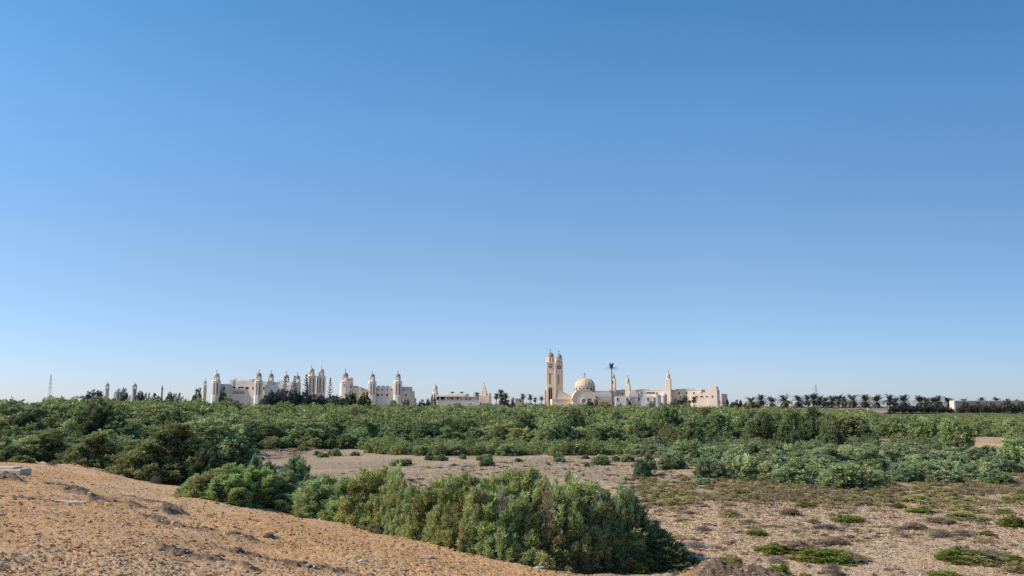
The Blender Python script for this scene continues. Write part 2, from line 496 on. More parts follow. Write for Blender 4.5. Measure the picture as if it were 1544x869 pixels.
def foliage(seed, n_pl, n_sp, n_lf, ll, lw, up=.75, pl=.30, pr=.085, lobes=9, flat=0.0, core=.62, tri=False, spread=.6, lift=0.0, depth=.55, dry=.03):
    """leaf quads of a plant that fits a 1 x 1 x 1 box standing on z = 0"""
    r = np.random.default_rng(seed)
    z = r.uniform(-0.05 - lift, 1, n_pl) if lift else r.uniform(.02, 1, n_pl) ** 0.9
    a = r.uniform(0, 2 * np.pi, n_pl); q = np.sqrt(np.clip(1 - z * z, 0, 1))
    d = np.stack([q * np.cos(a), q * np.sin(a), z], 1)
    ld = unit(np.stack([r.normal(size=lobes), r.normal(size=lobes), np.abs(r.normal(size=lobes)) * .8], 1))
    dots = d @ ld.T
    lob = np.exp(6 * (dots - 1)).max(1)
    who = dots.argmax(1)
    lobt = r.uniform(-.2, .18, lobes)[who]
    rr = (.58 + .42 * lob) * np.where(r.random(n_pl) < .7, r.uniform(.86, 1.08, n_pl), r.uniform(depth, .9, n_pl))
    if lift:                                             # a crown carried above the ground
        tip = d * rr[:, None] * np.array([.5, .5, (1 - lift) / (1.05 + lift)]) + np.array([0, 0, 1 - (1 - lift) / (1.05 + lift)])
    else:
        tip = d * rr[:, None] * np.array([.5, .5, 1.0])
    ax = unit(d * 1.0 * np.array([1, 1, .6]) + np.array([0, 0, up]) + r.normal(size=(n_pl, 3)) * .22)
    plen = pl * r.uniform(.6, 1.25, n_pl)
    base = tip - ax * plen[:, None] * np.array([.6, .6, .8])
    pt = r.uniform(-.14, .14, n_pl) + lobt
    P = np.repeat(np.arange(n_pl), n_sp)
    n = len(P)
    t = r.random(n) ** .75
    rnd = unit(r.normal(size=(n, 3)))
    pos = base[P] + (tip - base)[P] * t[:, None] + rnd * (pr * (1.15 - .75 * t) * np.sqrt(r.random(n)))[:, None]
    sd = unit(ax[P] * .9 + rnd * spread + r.normal(size=(n, 3)) * .2)
    S = np.repeat(np.arange(n), n_lf); m = len(S)
    dl = unit(sd[S] + r.normal(size=(m, 3)) * .42)
    p0 = pos[S] + r.normal(size=(m, 3)) * pr * .14
    outw = unit(unit(pos * np.array([1, 1, .5]) + np.array([0, 0, .12])) * .8 + ax[P] * .3 + rnd * .75)
    side = unit(np.cross(dl, outw[S] + r.normal(size=(m, 3)) * .38))
    l = ll * r.uniform(.6, 1.3, m)[:, None]; wd = lw * r.uniform(.7, 1.3, m)[:, None]
    if tri:
        V = np.stack([p0 - side * wd, p0 + side * wd, p0 + dl * l], 1)
    else:
        V = np.stack([p0, p0 + dl * l * .5 + side * wd, p0 + dl * l, p0 + dl * l * .5 - side * wd], 1)
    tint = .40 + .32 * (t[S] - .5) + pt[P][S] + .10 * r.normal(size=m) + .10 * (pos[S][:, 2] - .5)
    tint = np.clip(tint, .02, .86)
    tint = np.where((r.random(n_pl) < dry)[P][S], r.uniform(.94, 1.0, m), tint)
    tint = np.repeat(tint, V.shape[1])
    k = V.shape[1]
    V = V.reshape(-1, 3); V[:, 2] = np.maximum(V[:, 2], .004 + 0 * V[:, 2])
    F = np.arange(len(V)).reshape(-1, k)
    if core:                                             # rough inner hull, the plant's inner shade put into its dark colour
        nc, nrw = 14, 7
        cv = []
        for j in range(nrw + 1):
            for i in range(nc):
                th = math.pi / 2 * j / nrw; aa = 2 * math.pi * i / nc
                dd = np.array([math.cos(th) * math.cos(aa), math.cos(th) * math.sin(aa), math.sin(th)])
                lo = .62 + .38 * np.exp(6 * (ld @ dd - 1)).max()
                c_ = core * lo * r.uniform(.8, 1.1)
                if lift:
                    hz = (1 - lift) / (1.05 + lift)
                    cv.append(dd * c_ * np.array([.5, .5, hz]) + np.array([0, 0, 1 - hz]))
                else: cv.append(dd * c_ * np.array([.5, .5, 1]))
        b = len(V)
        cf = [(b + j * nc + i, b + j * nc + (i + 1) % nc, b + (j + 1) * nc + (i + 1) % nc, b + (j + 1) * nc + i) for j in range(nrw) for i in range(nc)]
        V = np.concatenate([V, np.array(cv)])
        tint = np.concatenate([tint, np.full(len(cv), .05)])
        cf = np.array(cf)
        if k == 3: cf = np.concatenate([cf[:, [0, 1, 2]], cf[:, [0, 2, 3]]])
        F = np.concatenate([F, cf])
    return V, F, tint


def stems(seed, n=14, thick=.012, trunk=0.0):
    r = random.Random(seed); mb = MB()
    if trunk:
        mb.bar((0, 0, -.08), (.02, 0, trunk), .05, 7, .036)
    for k in range(n):
        a = 2 * math.pi * k / n + r.uniform(-.3, .3); e = r.uniform(.3, 1.2)
        p = Vector((r.uniform(-.04, .04), r.uniform(-.04, .04), -.06 if not trunk else trunk * .9))
        lim = .62
        q = p + Vector((math.cos(a) * math.cos(e) * .25, math.sin(a) * math.cos(e) * .25, math.sin(e) * .3))
        s_ = q + Vector((math.cos(a) * .16 * math.cos(e), math.sin(a) * .16 * math.cos(e), .26 * r.uniform(.5, 1)))
        s_.z = min(s_.z, .85); q.z = min(q.z, .7)
        mb.bar(p, q, thick * 1.5, 5, thick); mb.bar(q, s_, thick, 5, thick * .4)
        for _ in range(2):
            b = q.lerp(s_, r.uniform(.1, .7))
            mb.bar(b, b + Vector((r.uniform(-.15, .15), r.uniform(-.15, .15), r.uniform(.02, .16))), thick * .55, 4, thick * .2)
    me = bpy.data.meshes.new('stem'); me.from_pydata(mb.v, [], mb.f); me.update()
    return me


def proto(name, key, m, **kw):
    V, F, t = foliage(**kw)
    me = np_mesh(name, V, F, t); me.materials.append(M[m])
    return me


STEM = [stems(100 + k) for k in range(3)]
for s_ in STEM: s_.materials.append(M['greybark'])
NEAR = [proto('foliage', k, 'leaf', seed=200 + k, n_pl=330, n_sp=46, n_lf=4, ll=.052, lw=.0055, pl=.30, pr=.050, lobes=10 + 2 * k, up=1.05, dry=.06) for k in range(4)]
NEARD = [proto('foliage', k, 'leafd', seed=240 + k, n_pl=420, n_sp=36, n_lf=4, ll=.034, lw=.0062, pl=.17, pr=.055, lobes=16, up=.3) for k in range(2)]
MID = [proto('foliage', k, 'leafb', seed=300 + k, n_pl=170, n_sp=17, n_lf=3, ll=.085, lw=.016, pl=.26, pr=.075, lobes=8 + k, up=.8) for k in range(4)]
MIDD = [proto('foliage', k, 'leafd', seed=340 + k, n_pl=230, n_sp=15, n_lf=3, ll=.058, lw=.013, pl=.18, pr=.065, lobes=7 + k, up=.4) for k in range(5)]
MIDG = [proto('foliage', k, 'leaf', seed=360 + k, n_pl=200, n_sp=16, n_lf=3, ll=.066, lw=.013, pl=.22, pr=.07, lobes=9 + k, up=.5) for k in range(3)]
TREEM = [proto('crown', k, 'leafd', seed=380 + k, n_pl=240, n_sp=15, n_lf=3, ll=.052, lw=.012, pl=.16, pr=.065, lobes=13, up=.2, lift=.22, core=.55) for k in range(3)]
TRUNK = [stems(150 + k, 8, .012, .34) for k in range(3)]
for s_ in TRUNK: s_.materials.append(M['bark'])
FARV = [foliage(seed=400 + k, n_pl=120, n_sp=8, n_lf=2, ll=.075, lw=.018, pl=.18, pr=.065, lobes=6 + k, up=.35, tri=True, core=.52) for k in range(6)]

GROUP_N = {}


def shrub(x, y, W, H, mesh, name='shrub', label='', cat='shrub', group=None, stem=True, color=(1, 1, 1), sink=.03, ry=1.0, part='foliage'):
    z = tz(x, y) - sink * H
    rz = random.uniform(0, 6.283)
    if stem:
        r = empty(name, (x, y, z), label, cat, group)
        f = link(part, mesh, None, r)
        s_ = link('trunk' if stem == 'trunk' else 'stem', random.choice(TRUNK if stem == 'trunk' else STEM), None, r)
        objs = [f, s_]
        r.rotation_euler.z = rz; r.scale = (W, W * ry, H)
    else:
        r = link(name, mesh); r.location = (x, y, z); tag(r, label, cat, group)
        r.rotation_euler.z = rz; r.scale = (W, W * ry, H); objs = [r]
    for o in objs: o.color = (*color, 1)
    return r


ORD = ['first', 'second', 'third', 'fourth', 'fifth', 'sixth', 'seventh', 'eighth', 'ninth', 'tenth', 'eleventh', 'twelfth', 'thirteenth', 'fourteenth', 'fifteenth',
       'sixteenth', 'seventeenth', 'eighteenth', 'nineteenth', 'twentieth', 'twenty-first', 'twenty-second', 'twenty-third', 'twenty-fourth', 'twenty-fifth',
       'twenty-sixth', 'twenty-seventh', 'twenty-eighth', 'twenty-ninth', 'thirtieth', 'thirty-first', 'thirty-second', 'thirty-third', 'thirty-fourth', 'thirty-fifth', 'thirty-sixth', 'thirty-seventh', 'thirty-eighth', 'thirty-ninth', 'fortieth', 'forty-first', 'forty-second',
       'forty-third', 'forty-fourth', 'forty-fifth', 'forty-sixth', 'forty-seventh', 'forty-eighth', 'forty-ninth', 'fiftieth']


def place(px, ytop, D, wpx, mesh, H=None, **kw):
    """a plant whose column, top row and width are read off the photograph, standing at depth D"""
    x = X(px, D); Wm = wpx * D / FP
    top = Z(ytop, D)
    Hm = max(.25, (top - tz(x, D)))
    return shrub(x, D, Wm, Hm * 1.02, mesh, **kw)


# --- the hedge along the edge of the sand bank: (column, top row, depth, width in px, mesh, tone)
HEDGE = [
    (305, 722, 28.9, 50, 1, (.95, 1.05, .85)), (330, 703, 29.2, 80, 0, (1.15, 1.15, .8)), (375, 697, 28.9, 95, 1, (1.1, 1.12, .8)), (350, 728, 28.0, 70, 2, (1.0, 1.05, .8)),
    (405, 728, 27.4, 70, 3, (.9, 1., .85)), (428, 709, 28.4, 80, 0, (1, 1, .9)), (455, 684, 33.0, 66, 2, (.95, 1, .9)), (388, 679, 36.0, 26, 3, (.7, .8, .9)),
    (410, 692, 34.0, 46, 1, (.9, .9, .8)), (472, 728, 26.6, 90, 2, (.9, .95, .9)), (500, 712, 27.0, 90, 3, (.95, 1, .9)), (560, 699, 26.6, 112, 1, (1.1, 1.08, .85)),
    (520, 748, 25.6, 90, 0, (.95, 1, .9)), (578, 742, 24.9, 90, 2, (.95, .98, .85)), (610, 722, 25.3, 60, 3, (.95, 1, .9)), (655, 716, 25.0, 84, 0, (1, 1.02, .85)),
    (640, 762, 24.0, 80, 1, (.92, .97, .9)), (700, 712, 24.6, 90, 2, (1., 1.02, .85)), (748, 698, 24.4, 120, 3, (1.1, 1.08, .82)), (695, 758, 23.2, 96, 0, (.95, .98, .85)),
    (745, 765, 22.7, 90, 2, (.95, .98, .85)), (815, 706, 24.4, 96, 1, (.95, 1, .85)), (868, 702, 25.5, 50, 3, (.8, .85, .9)), (885, 714, 23.0, 140, 0, (1.06, 1.05, .88)),
    (800, 748, 22.2, 110, 3, (.95, .98, .85)), (858, 758, 21.8, 120, 1, (.8, .86, .85)), (925, 742, 22.1, 110, 2, (.65, .72, .7)), (790, 790, 21.9, 80, 2, (.92, .96, .9)),
    (905, 790, 21.2, 110, 3, (.6, .66, .68)), (958, 778, 21.4, 96, 0, (.55, .62, .62)), (985, 806, 21.2, 84, 1, (.55, .6, .6)), (1018, 832, 21.0, 56, 2, (.55, .6, .62)),  # shade of the hedge's right side put into these darker tones
    (850, 800, 21.3, 80, 0, (.9, .95, .88)),
    (296, 732, 28.9, 40, 2, (.95, 1.05, .9)), (312, 712, 29.4, 56, 3, (1.05, 1.08, .9)), (452, 730, 27.2, 80, 1, (.92, .97, .9)), (535, 716, 26.9, 80, 2, (.95, 1, .9)), (598, 699, 26.2, 70, 0, (1.05, 1.05, .88)),
    (628, 728, 25.2, 70, 1, (.92, .97, .9)), (690, 706, 25.0, 80, 1, (1.02, 1.04, .88)), (725, 722, 23.9, 80, 3, (.98, 1, .9)), (785, 698, 24.6, 90, 2, (1.05, 1.05, .88)), (842, 711, 23.6, 90, 3, (1, 1, .9)),
    (770, 740, 23.0, 90, 1, (.97, 1, .9)), (926, 724, 22.6, 70, 0, (.9, .95, .9))]
HEDGE.sort(key=lambda t: t[0])
FOOT = np.array([(285, 750), (368, 765), (435, 771), (505, 786), (562, 796), (609, 805), (650, 816), (700, 829)], float)
crest_px = np.array([p[0] for p in CREST_PX]); crest_d = CREST[:, 1]
for i, (px, yt, D, wp, k, c) in enumerate(HEDGE):
    if px < 700:                                         # the left half is rooted on the sand, in front of the crest
        D0 = D
        D = on_bank(px, float(np.interp(px, FOOT[:, 0], FOOT[:, 1])))[1] + .36 * wp * 1.3 * D / FP + max(0, D0 - 28.5 if px > 380 else 0) * .35
    else: D = max(D, float(np.interp(px, crest_px, crest_d)) + (.16 if px < 460 else .28 if px < 640 else .38 if px < 780 else .50) * wp * 1.3 * D / FP + .12)
    x = X(px, D); tall = Z(yt, D) - tz(x, D)
    lab = ('tall' if tall > 1.9 else 'low' if tall < 1.0 else 'feathery') + ' green bush in sand-bank hedge, %s from its dark end' % ORD[i]
    if px < 480: c = (c[0] * .86, c[1] * .90, c[2] * 1.0)
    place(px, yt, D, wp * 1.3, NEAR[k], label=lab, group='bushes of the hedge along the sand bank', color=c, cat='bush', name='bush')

# --- dark thicket behind the bank's left end
place(252, 637, 44.0, 178, NEARD[0], label='largest dark rounded bush standing behind the orange sand edge', cat='bush', name='bush', color=(.84, .86, .80))
place(318, 668, 43.0, 66, NEARD[1], label='dark lower bush leaning on the largest dark rounded bush', cat='bush', name='bush', color=(.5, .55, .6))
place(205, 676, 42.5, 90, NEARD[1], label='dull green bush at the front foot of the largest dark bush', cat='bush', name='bush', color=(1.15, 1.1, .95))
place(140, 652, 47.5, 110, NEARD[0], label='broad green bush beside the largest dark bush, behind the sand edge', cat='bush', name='bush', color=(1., 1., .92))
place(75, 650, 48.5, 110, NEARD[1], label='rounded green bush behind the sand edge, second along from the largest dark bush', cat='bush', name='bush', color=(1., 1.03, .92))
place(12, 655, 46, 110, NEARD[0], label='rounded green bush behind the sand edge above the concrete kerb piece', cat='bush', name='bush', color=(1, 1, .97))
place(38, 687, 39, 40, NEARD[1], label='small olive bush on the sand behind the concrete kerb piece', cat='bush', name='bush', color=(1.2, 1.02, .85))
place(-60, 648, 46, 120, NEARD[1], label='green bush behind the sand edge, past the concrete kerb piece', cat='bush', name='bush', color=(1, 1, .97))
place(128, 690, 46, 44, NEARD[1], label='small low bush at the sand edge in front of the broad green bush', cat='bush', name='bush', color=(1.2, 1.2, .95))

# ------------------------------------------------------------------ shrub belts across the plain
FRONT = [(-300, 51), (0, 52), (170, 51), (330, 60), (345, 84), (470, 86), (545, 88), (565, 79), (640, 76), (930, 77), (960, 75), (1040, 67), (1070, 58), (1100, 56), (1150, 52), (1200, 48),
         (1300, 47.5), (1360, 51), (1430, 50), (1480, 56), (1544, 58), (1900, 60)]
fx_, fd_ = np.array(FRONT).T


def front(px): return np.interp(px, fx_, fd_)


def hsize(px, D):
    """typical height at a column and depth"""
    if px < 345: return 2.6 + (D - 45) * .012
    if px < 960:
        b = front(px)
        if D < b + (16 if px > 560 else 3): return 1.25
        return min(2.4 + (D - 95) * .017, 4.6)
    if D < 84: return 1.15
    if D < 100: return 1.15
    return min((1.5 if D < 125 else 2.6) + (D - 96) * .010, 4.5)


SKX, SKY = np.array([(-300, 598), (0, 597), (100, 592), (150, 593), (205, 595), (260, 597), (330, 598), (400, 603), (520, 603), (600, 607), (640, 608.5), (760, 606), (900, 609), (1000, 608), (1060, 611), (1130, 613), (1200, 614.5),
                     (1300, 617), (1330, 626), (1544, 629), (1900, 629)]).T
cand = []
tries = 0
pts_by_cell = {}
rs = random.Random(5)


def ok_gap(x, y, r):
    cx, cy = int(x // 4), int(y // 4)
    for i in range(cx - 2, cx + 3):
        for j in range(cy - 2, cy + 3):
            for (a, b, q) in pts_by_cell.get((i, j), ()):
                if (a - x) ** 2 + (b - y) ** 2 < (max(q, r)) ** 2: return False
    pts_by_cell.setdefault((cx, cy), []).append((x, y, r))
    return True


OPEN = [(1310, 1350, 88, 108), (1432, 1522, 72, 116), (1140, 1230, 82, 92), (1395, 1420, 64, 74)]
crs = np.random.default_rng(5)
cpx = crs.uniform(-260, 1800, 90000); cD = 43 + 300 * crs.random(90000) ** 1.7
cx_ = (cpx - 772) / FP * CP * cD
cz_ = terrain(cx_, cD)
for px, D, x, gz_ in zip(cpx.tolist(), cD.tolist(), cx_.tolist(), cz_.tolist()):
    if D < front(px): continue
    if any(a < px < b and c < D < d for a, b, c, d in OPEN): continue
    H = hsize(px, D) * rs.choice([.6, .8, .95, 1, 1.1, 1.3])
    H = max(.7, min(H, Z(np.interp(px, SKX, SKY) + rs.choice([-2.5, 0, 1.5, 4, 7]), D) - gz_))
    W = H * rs.uniform(1.4, 2.5) if H > 1.7 else H * rs.uniform(1.4, 2.2)
    if not ok_gap(x, D, W * ((.74 if px > 960 else .56) if H < 1.9 else .56 if D < 160 else .70)): continue
    cand.append((D, px, x, W, H))
cand.sort()
inview = [c for c in cand if -30 < c[1] < 1575]
small = [c for c in inview if (c[1] >= 960 and c[0] < 96) or (560 < c[1] < 960 and c[0] < front(c[1]) + 16)]
left = [c for c in inview if c[1] < 345]
rest = [c for c in inview if c not in small and c not in left]
IND = set(id(c) for c in small[:185] + left[:75] + rest[:190])
mass = []
ZONES = {'left': ('green shrub in the dense thicket on the rise left of the pale open strip', 'shrubs of the thicket on the rise'),
         'mid': ('tamarisk bush in the front of the dark belt beyond the pale open strip', 'front shrubs of the belt beyond the open strip'),
         'blue': ('low bluish green shrub in the clumps between the olive heath and the tall trees', 'low bluish shrubs beyond the heath'),
         'lowmid': ('low blue-green shrub along the far edge of the pale open strip', 'low shrubs edging the open strip'),
         'tall': ('tall tamarisk bush rising behind the low bluish shrubs, near the palm row', 'tall tamarisks behind the low bluish shrubs')}
for c in cand:
    D, px, x, W, H = c
    if id(c) not in IND:
        mass.append(c); continue
    if px < 345: zone = 'left'
    elif px < 960: zone = 'lowmid' if D < front(px) + 16 and px > 560 else 'mid'
    elif D < 96: zone = 'blue'
    else: zone = 'tall'
    lab, grp = ZONES[zone]
    tone = rs.choice([(.85, .9, .92), (1, 1, 1), (1.06, 1.06, .95), (.95, 1, .95), (.62, .68, .70), (.72, .78, .8)])
    if zone in ('blue', 'lowmid'):
        me = rs.choice(MID + MID + MIDG); tone = rs.choice([(1, 1, 1), (1.08, 1.08, 1), (.9, .97, 1.), (.75, .8, .82)])
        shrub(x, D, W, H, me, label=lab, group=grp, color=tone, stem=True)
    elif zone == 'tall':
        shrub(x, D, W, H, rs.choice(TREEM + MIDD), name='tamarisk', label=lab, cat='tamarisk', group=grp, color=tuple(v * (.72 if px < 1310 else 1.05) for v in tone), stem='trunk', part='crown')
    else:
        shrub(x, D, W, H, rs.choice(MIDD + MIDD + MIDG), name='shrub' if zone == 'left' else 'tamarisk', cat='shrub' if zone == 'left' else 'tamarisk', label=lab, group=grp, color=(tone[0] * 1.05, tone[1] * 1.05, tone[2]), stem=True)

massb = [c for c in mass if c[1] >= 960 and c[0] < 98]
mr = np.random.default_rng(77)


def mass_object(name, mass, m, label, color):
    VV = []; FF = []; TT = []; nb = 0
    mx_ = np.array([c[2] for c in mass]); my_ = np.array([c[0] for c in mass]); mz_ = terrain(mx_, my_)
    for i, (D, px, x, W, H) in enumerate(mass):
        V, F, t = FARV[i % 6]
        a = mr.uniform(0, 6.28); ca, sa = math.cos(a), math.sin(a)
        P = np.stack([(V[:, 0] * ca - V[:, 1] * sa) * W + x, (V[:, 0] * sa + V[:, 1] * ca) * W + D, V[:, 2] * H + mz_[i] - .05], 1)
        VV.append(P); FF.append(F + nb); nb += len(P)
        TT.append(np.clip(t * mr.choice([.65, .8, 1, 1.1]) + mr.uniform(-.08, .08), 0.02, 1))
    o = link(name, np_mesh(name, np.concatenate(VV), np.concatenate(FF), np.concatenate(TT)), M[m]); tag(o, label, kind='stuff'); o.color = (*color, 1)


mass_object('scrub', [c for c in mass if c not in massb], 'leafd', 'mass of dark green scrub reaching back to the monastery', (1.15, 1.15, 1.0))
if massb: mass_object('scrub', massb, 'leafb', 'mass of low bluish scrub filling in between the clumps beyond the heath', (1, 1, 1))

# isolated shrubs on the pale strip and at the heath
for px, yt, D, wp, me, lab, c in [
    (1068, 683, 53.5, 58, MIDG[0], 'dark isolated round bush at the heath edge with a black shadowed foot', (.62, .66, .7)),
    (1055, 716, 50.0, 26, MID[1], 'tiny blue-green shrub in front of the dark isolated round bush', (1, 1.1, 1.1)),
    (965, 690, 55.0, 34, MID[0], 'leaning narrow blue-green shrub alone beside the pale strip', (.85, .95, 1.)),
    (975, 678, 60.0, 26, MIDG[1], 'small dark bush behind the leaning narrow shrub', (.75, .8, .8)),
    (1010, 678, 61.0, 44, MID[2], 'wide blue-green bush on bare soil between the leaning shrub and the dark one', (.9, .95, .95)),
    (843, 679, 69.0, 22, MID[3], 'small lone shrub standing out on the pale open strip', (.8, .95, 1.)),
    (1160, 683, 52.0, 44, MID[1], 'upright green bush right after the gap beside the dark round bush', (1, 1, .95)),
    (1120, 680, 53.0, 50, MID[2], 'rounded bluish bush just across the gap from the dark round bush', (1, 1, 1)),
    (1195, 690, 50.0, 44, MIDG[2], 'darker green bush at the front of the bluish shrub clumps', (.75, .8, .8)),
    (1262, 692, 47.5, 80, MID[3], 'broad pale bush at the very front of the bluish shrub clumps', (1.05, 1.05, .95)),
    (1495, 708, 49.0, 44, MID[0], 'small grey-green bush standing alone on the yellowish heath', (.95, 1, 1)),
    (1460, 700, 53.0, 44, MID[1], 'pale grey-green bush behind the one standing alone on heath', (1.05, 1.05, 1)),
    (1530, 655, 62.0, 74, MIDD[2], 'dark rounded tree-like bush at the far edge by the orange bank', (1, 1.1, 1)),
    (1437, 628, 80.0, 56, TREEM[0], 'dark round-crowned tamarisk beside the bare orange bank', (1, 1.05, .9)),
    (1390, 628, 92.0, 46, TREEM[1], 'open-crowned tamarisk next to the dark round-crowned one', (.92, 1, .9)),
    (1345, 630, 96.0, 46, TREEM[2], 'pale-crowned tamarisk third from the bare orange bank', (1.04, 1.08, .95)),
    (1268, 622, 98.0, 80, TREEM[0], 'broad dark tamarisk at the edge of the tall tree clump', (.9, .95, .85)),
    (1085, 617, 104, 54, MIDD[2], 'dark tree at the near left flank of the tall clump', (.66, .74, .7)),
    (1145, 622, 96, 50, TREEM[2], 'dark low-crowned tree in front of the tall clump', (.7, .78, .74)),
    (1215, 620, 95, 56, MIDD[0], 'dark broad tree filling the front of the tall clump', (.6, .68, .66)),
    (1298, 626, 97, 44, MIDD[3], 'small dark tree at the palm side end of the tall clump', (.72, .8, .74)),
    (1180, 634, 88, 40, MIDD[4], 'dark round bush at the front foot of the tall clump', (.66, .72, .7)),
    (1250, 632, 89, 44, MIDD[1], 'dark sprawling bush at the foot of the broad tamarisk', (.64, .72, .7)),
    (1040, 628, 92, 46, MIDD[2], 'dark bush between the tall clump and the open strip', (.72, .8, .76)),
    (970, 630, 96, 50, MIDD[3], 'dark bush behind the end of the open strip', (.7, .78, .74)),
    (1130, 616, 110, 46, TREEM[1], 'dark tree at the church end of the tall clump before the palm row', (.72, .8, .74)),
    (1160, 614.5, 106, 50, TREEM[0], 'second dark tree of the tall clump before the palm row', (.66, .74, .7)),
    (1196, 613, 103, 56, MIDD[1], 'bright-topped tree in the middle of the tall clump before palm row', (.85, .95, .8)),
    (1234, 613, 101, 60, TREEM[2], 'tallest dark tree of the clump before the palm row', (.62, .7, .68)),
    (1062, 612, 118, 52, MIDD[3], 'dark broad tree below the round grey green tree of the monastery', (.68, .76, .72)),
    (1005, 610, 124, 50, TREEM[1], 'dark broad tree in the belt below the white domed chapel', (.7, .78, .74)),
    (935, 612, 122, 50, MIDD[0], 'dark broad tree in the belt below the palm mast', (.66, .74, .72)),
    (862, 616, 112, 54, TREEM[2], 'dark broad tree in the belt below the church round window', (.7, .78, .75)),
    (792, 622, 104, 56, MIDD[4], 'dark rounded bush mass in the belt below the tan hut', (.62, .7, .7)),
    (700, 626, 98, 60, MIDD[2], 'dark rounded bush mass in belt below the low long house', (.64, .72, .72)),
    (640, 632, 94, 54, MIDD[1], 'dark rounded bush mass edging the strip, below the gap in the skyline', (.7, .78, .76)),
    (150, 606, 74, 92, NEARD[1], 'big dark tree-like bush on the rise under the distant pink belfry', (.55, .62, .6)),
    (35, 622, 66, 100, NEARD[0], 'big dark tree-like bush on the rise under the tall pylon', (.6, .66, .66)),
    (270, 612, 76, 80, MIDD[3], 'dark bush on the rise under the slim pinkish tower', (.7, .78, .72)),
    (1178, 665, 49, 1, None, '', None)]:
    if me is None: continue
    tree = me in TREEM
    place(px, yt, D, wp, me, label=lab, color=c, name='tamarisk' if tree else 'shrub', cat='tamarisk' if tree else 'shrub', stem='trunk' if tree else True, part='crown' if tree else 'foliage')

for k in range(26):
    px = rs.uniform(360, 1040); D = rs.uniform(62, 76) if px > 560 else rs.uniform(68, 84)
    if D > front(px) - 1.5: D = front(px) - rs.uniform(1.5, 6)
    H = rs.uniform(.35, .8)
    shrub(X(px, D), D, H * rs.uniform(1.5, 2.4), H, rs.choice(MID + MIDG), label='tiny blue-green shrub scattered on the pale open strip', group='tiny shrubs on the open strip',
          color=rs.choice([(.85, .9, .9), (1, 1, 1), (.75, .78, .72)]), stem=True)

# ------------------------------------------------------------------ low plants on the stubble plain
LOWV = {}


def lowmesh(m, seed, tw=False):
    V, F, t = foliage(seed=seed, n_pl=130, n_sp=14, n_lf=3, ll=.08 if not tw else .12, lw=.011 if not tw else .0035, pl=.34, pr=.08, lobes=12, up=.9, dry=.08, core=.55 if not tw else 0, spread=.9)
    me = np_mesh('foliage', V, F, t); me.materials.append(M[m]); return me


LOW = {'green': [lowmesh('greenleaf', 500 + k) for k in range(3)], 'olive': [lowmesh('oliveleaf', 520 + k) for k in range(3)],
       'brown': [lowmesh('brownleaf', 540 + k) for k in range(3)], 'dead': [lowmesh('deadtwig', 560 + k, True) for k in range(3)]}
DESC = {'green': 'bright green mat of succulents on the stubble plain', 'olive': 'olive low shrub on the stubble plain', 'brown': 'dark brown low shrub on the stubble plain',
        'dead': 'grey leafless dead shrub on the stubble plain'}
CATN = {'green': ('succulent_patch', 'succulent'), 'olive': ('low_shrub', 'low shrub'), 'brown': ('brown_shrub', 'low shrub'), 'dead': ('dead_shrub', 'dead shrub')}
PATCH = [(1143, 806, 26, 9, 'green'), (1172, 834, 50, 13, 'green'), (1205, 832, 56, 15, 'brown'), (1222, 846, 50, 13, 'green'), (1258, 846, 76, 17, 'green'), (1285, 848, 34, 10, 'brown'),
         (1217, 764, 26, 7, 'green'), (1192, 777, 28, 9, 'brown'), (1225, 787, 22, 5, 'olive'), (1102, 781, 30, 9, 'olive'), (1104, 845, 24, 7, 'olive'), (1172, 848, 18, 10, 'dead'),
         (1240, 822, 26, 9, 'brown'), (1262, 820, 30, 10, 'brown'), (1177, 872, 30, 16, 'green'), (1215, 873, 22, 9, 'olive'), (1298, 757, 32, 8, 'olive'), (1355, 766, 22, 7, 'green'),
         (1391, 774, 36, 9, 'green'), (1280, 785, 40, 10, 'green'), (1456, 783, 54, 11, 'olive'), (1420, 789, 36, 9, 'brown'), (1379, 796, 32, 9, 'brown'), (1360, 797, 18, 6, 'dead'),
         (1532, 794, 40, 16, 'green'), (1489, 806, 28, 6, 'green'), (1448, 846, 60, 18, 'green'), (1485, 850, 60, 18, 'olive'), (1500, 842, 50, 14, 'dead'), (1538, 862, 34, 15, 'olive'),
         (1430, 874, 46, 14, 'green'), (1257, 866, 26, 17, 'dead'), (1420, 810, 26, 12, 'dead'), (1453, 808, 30, 10, 'dead'), (1250, 796, 34, 9, 'dead'), (1060, 800, 22, 9, 'dead'),
         (1050, 826, 26, 9, 'dead'), (1530, 846, 26, 12, 'green'), (1460, 771, 40, 9, 'olive'), (1515, 774, 26, 8, 'olive'), (1390, 757, 50, 9, 'olive'), (1450, 760, 50, 9, 'olive'),
         (1305, 763, 24, 6, 'brown'), (1130, 790, 22, 6, 'dead'), (1340, 748, 20, 6, 'brown'), (1015, 762, 30, 9, 'olive'), (998, 752, 30, 10, 'olive')]
PATCH.sort()
cnt = {}
for px, py, wp, hp, kind in PATCH:
    x, y = on_plain(px, py, .03)
    k = cnt.setdefault(kind, 0); cnt[kind] += 1
    Wm = wp * y / FP; Hm = hp * y / FP
    nm, ct = CATN[kind]
    shrub(x, y + Wm * .15, Wm * 1.35, Hm * 1.15, LOW[kind][k % 3], name=nm, label=DESC[kind] + ', %s counted outward from the hedge' % ORD[k], cat=ct,
          group={'green': 'green succulent mats', 'olive': 'olive low shrubs', 'brown': 'brown low shrubs', 'dead': 'grey dead shrubs'}[kind], stem=False, sink=.05, color=(1, 1, 1))


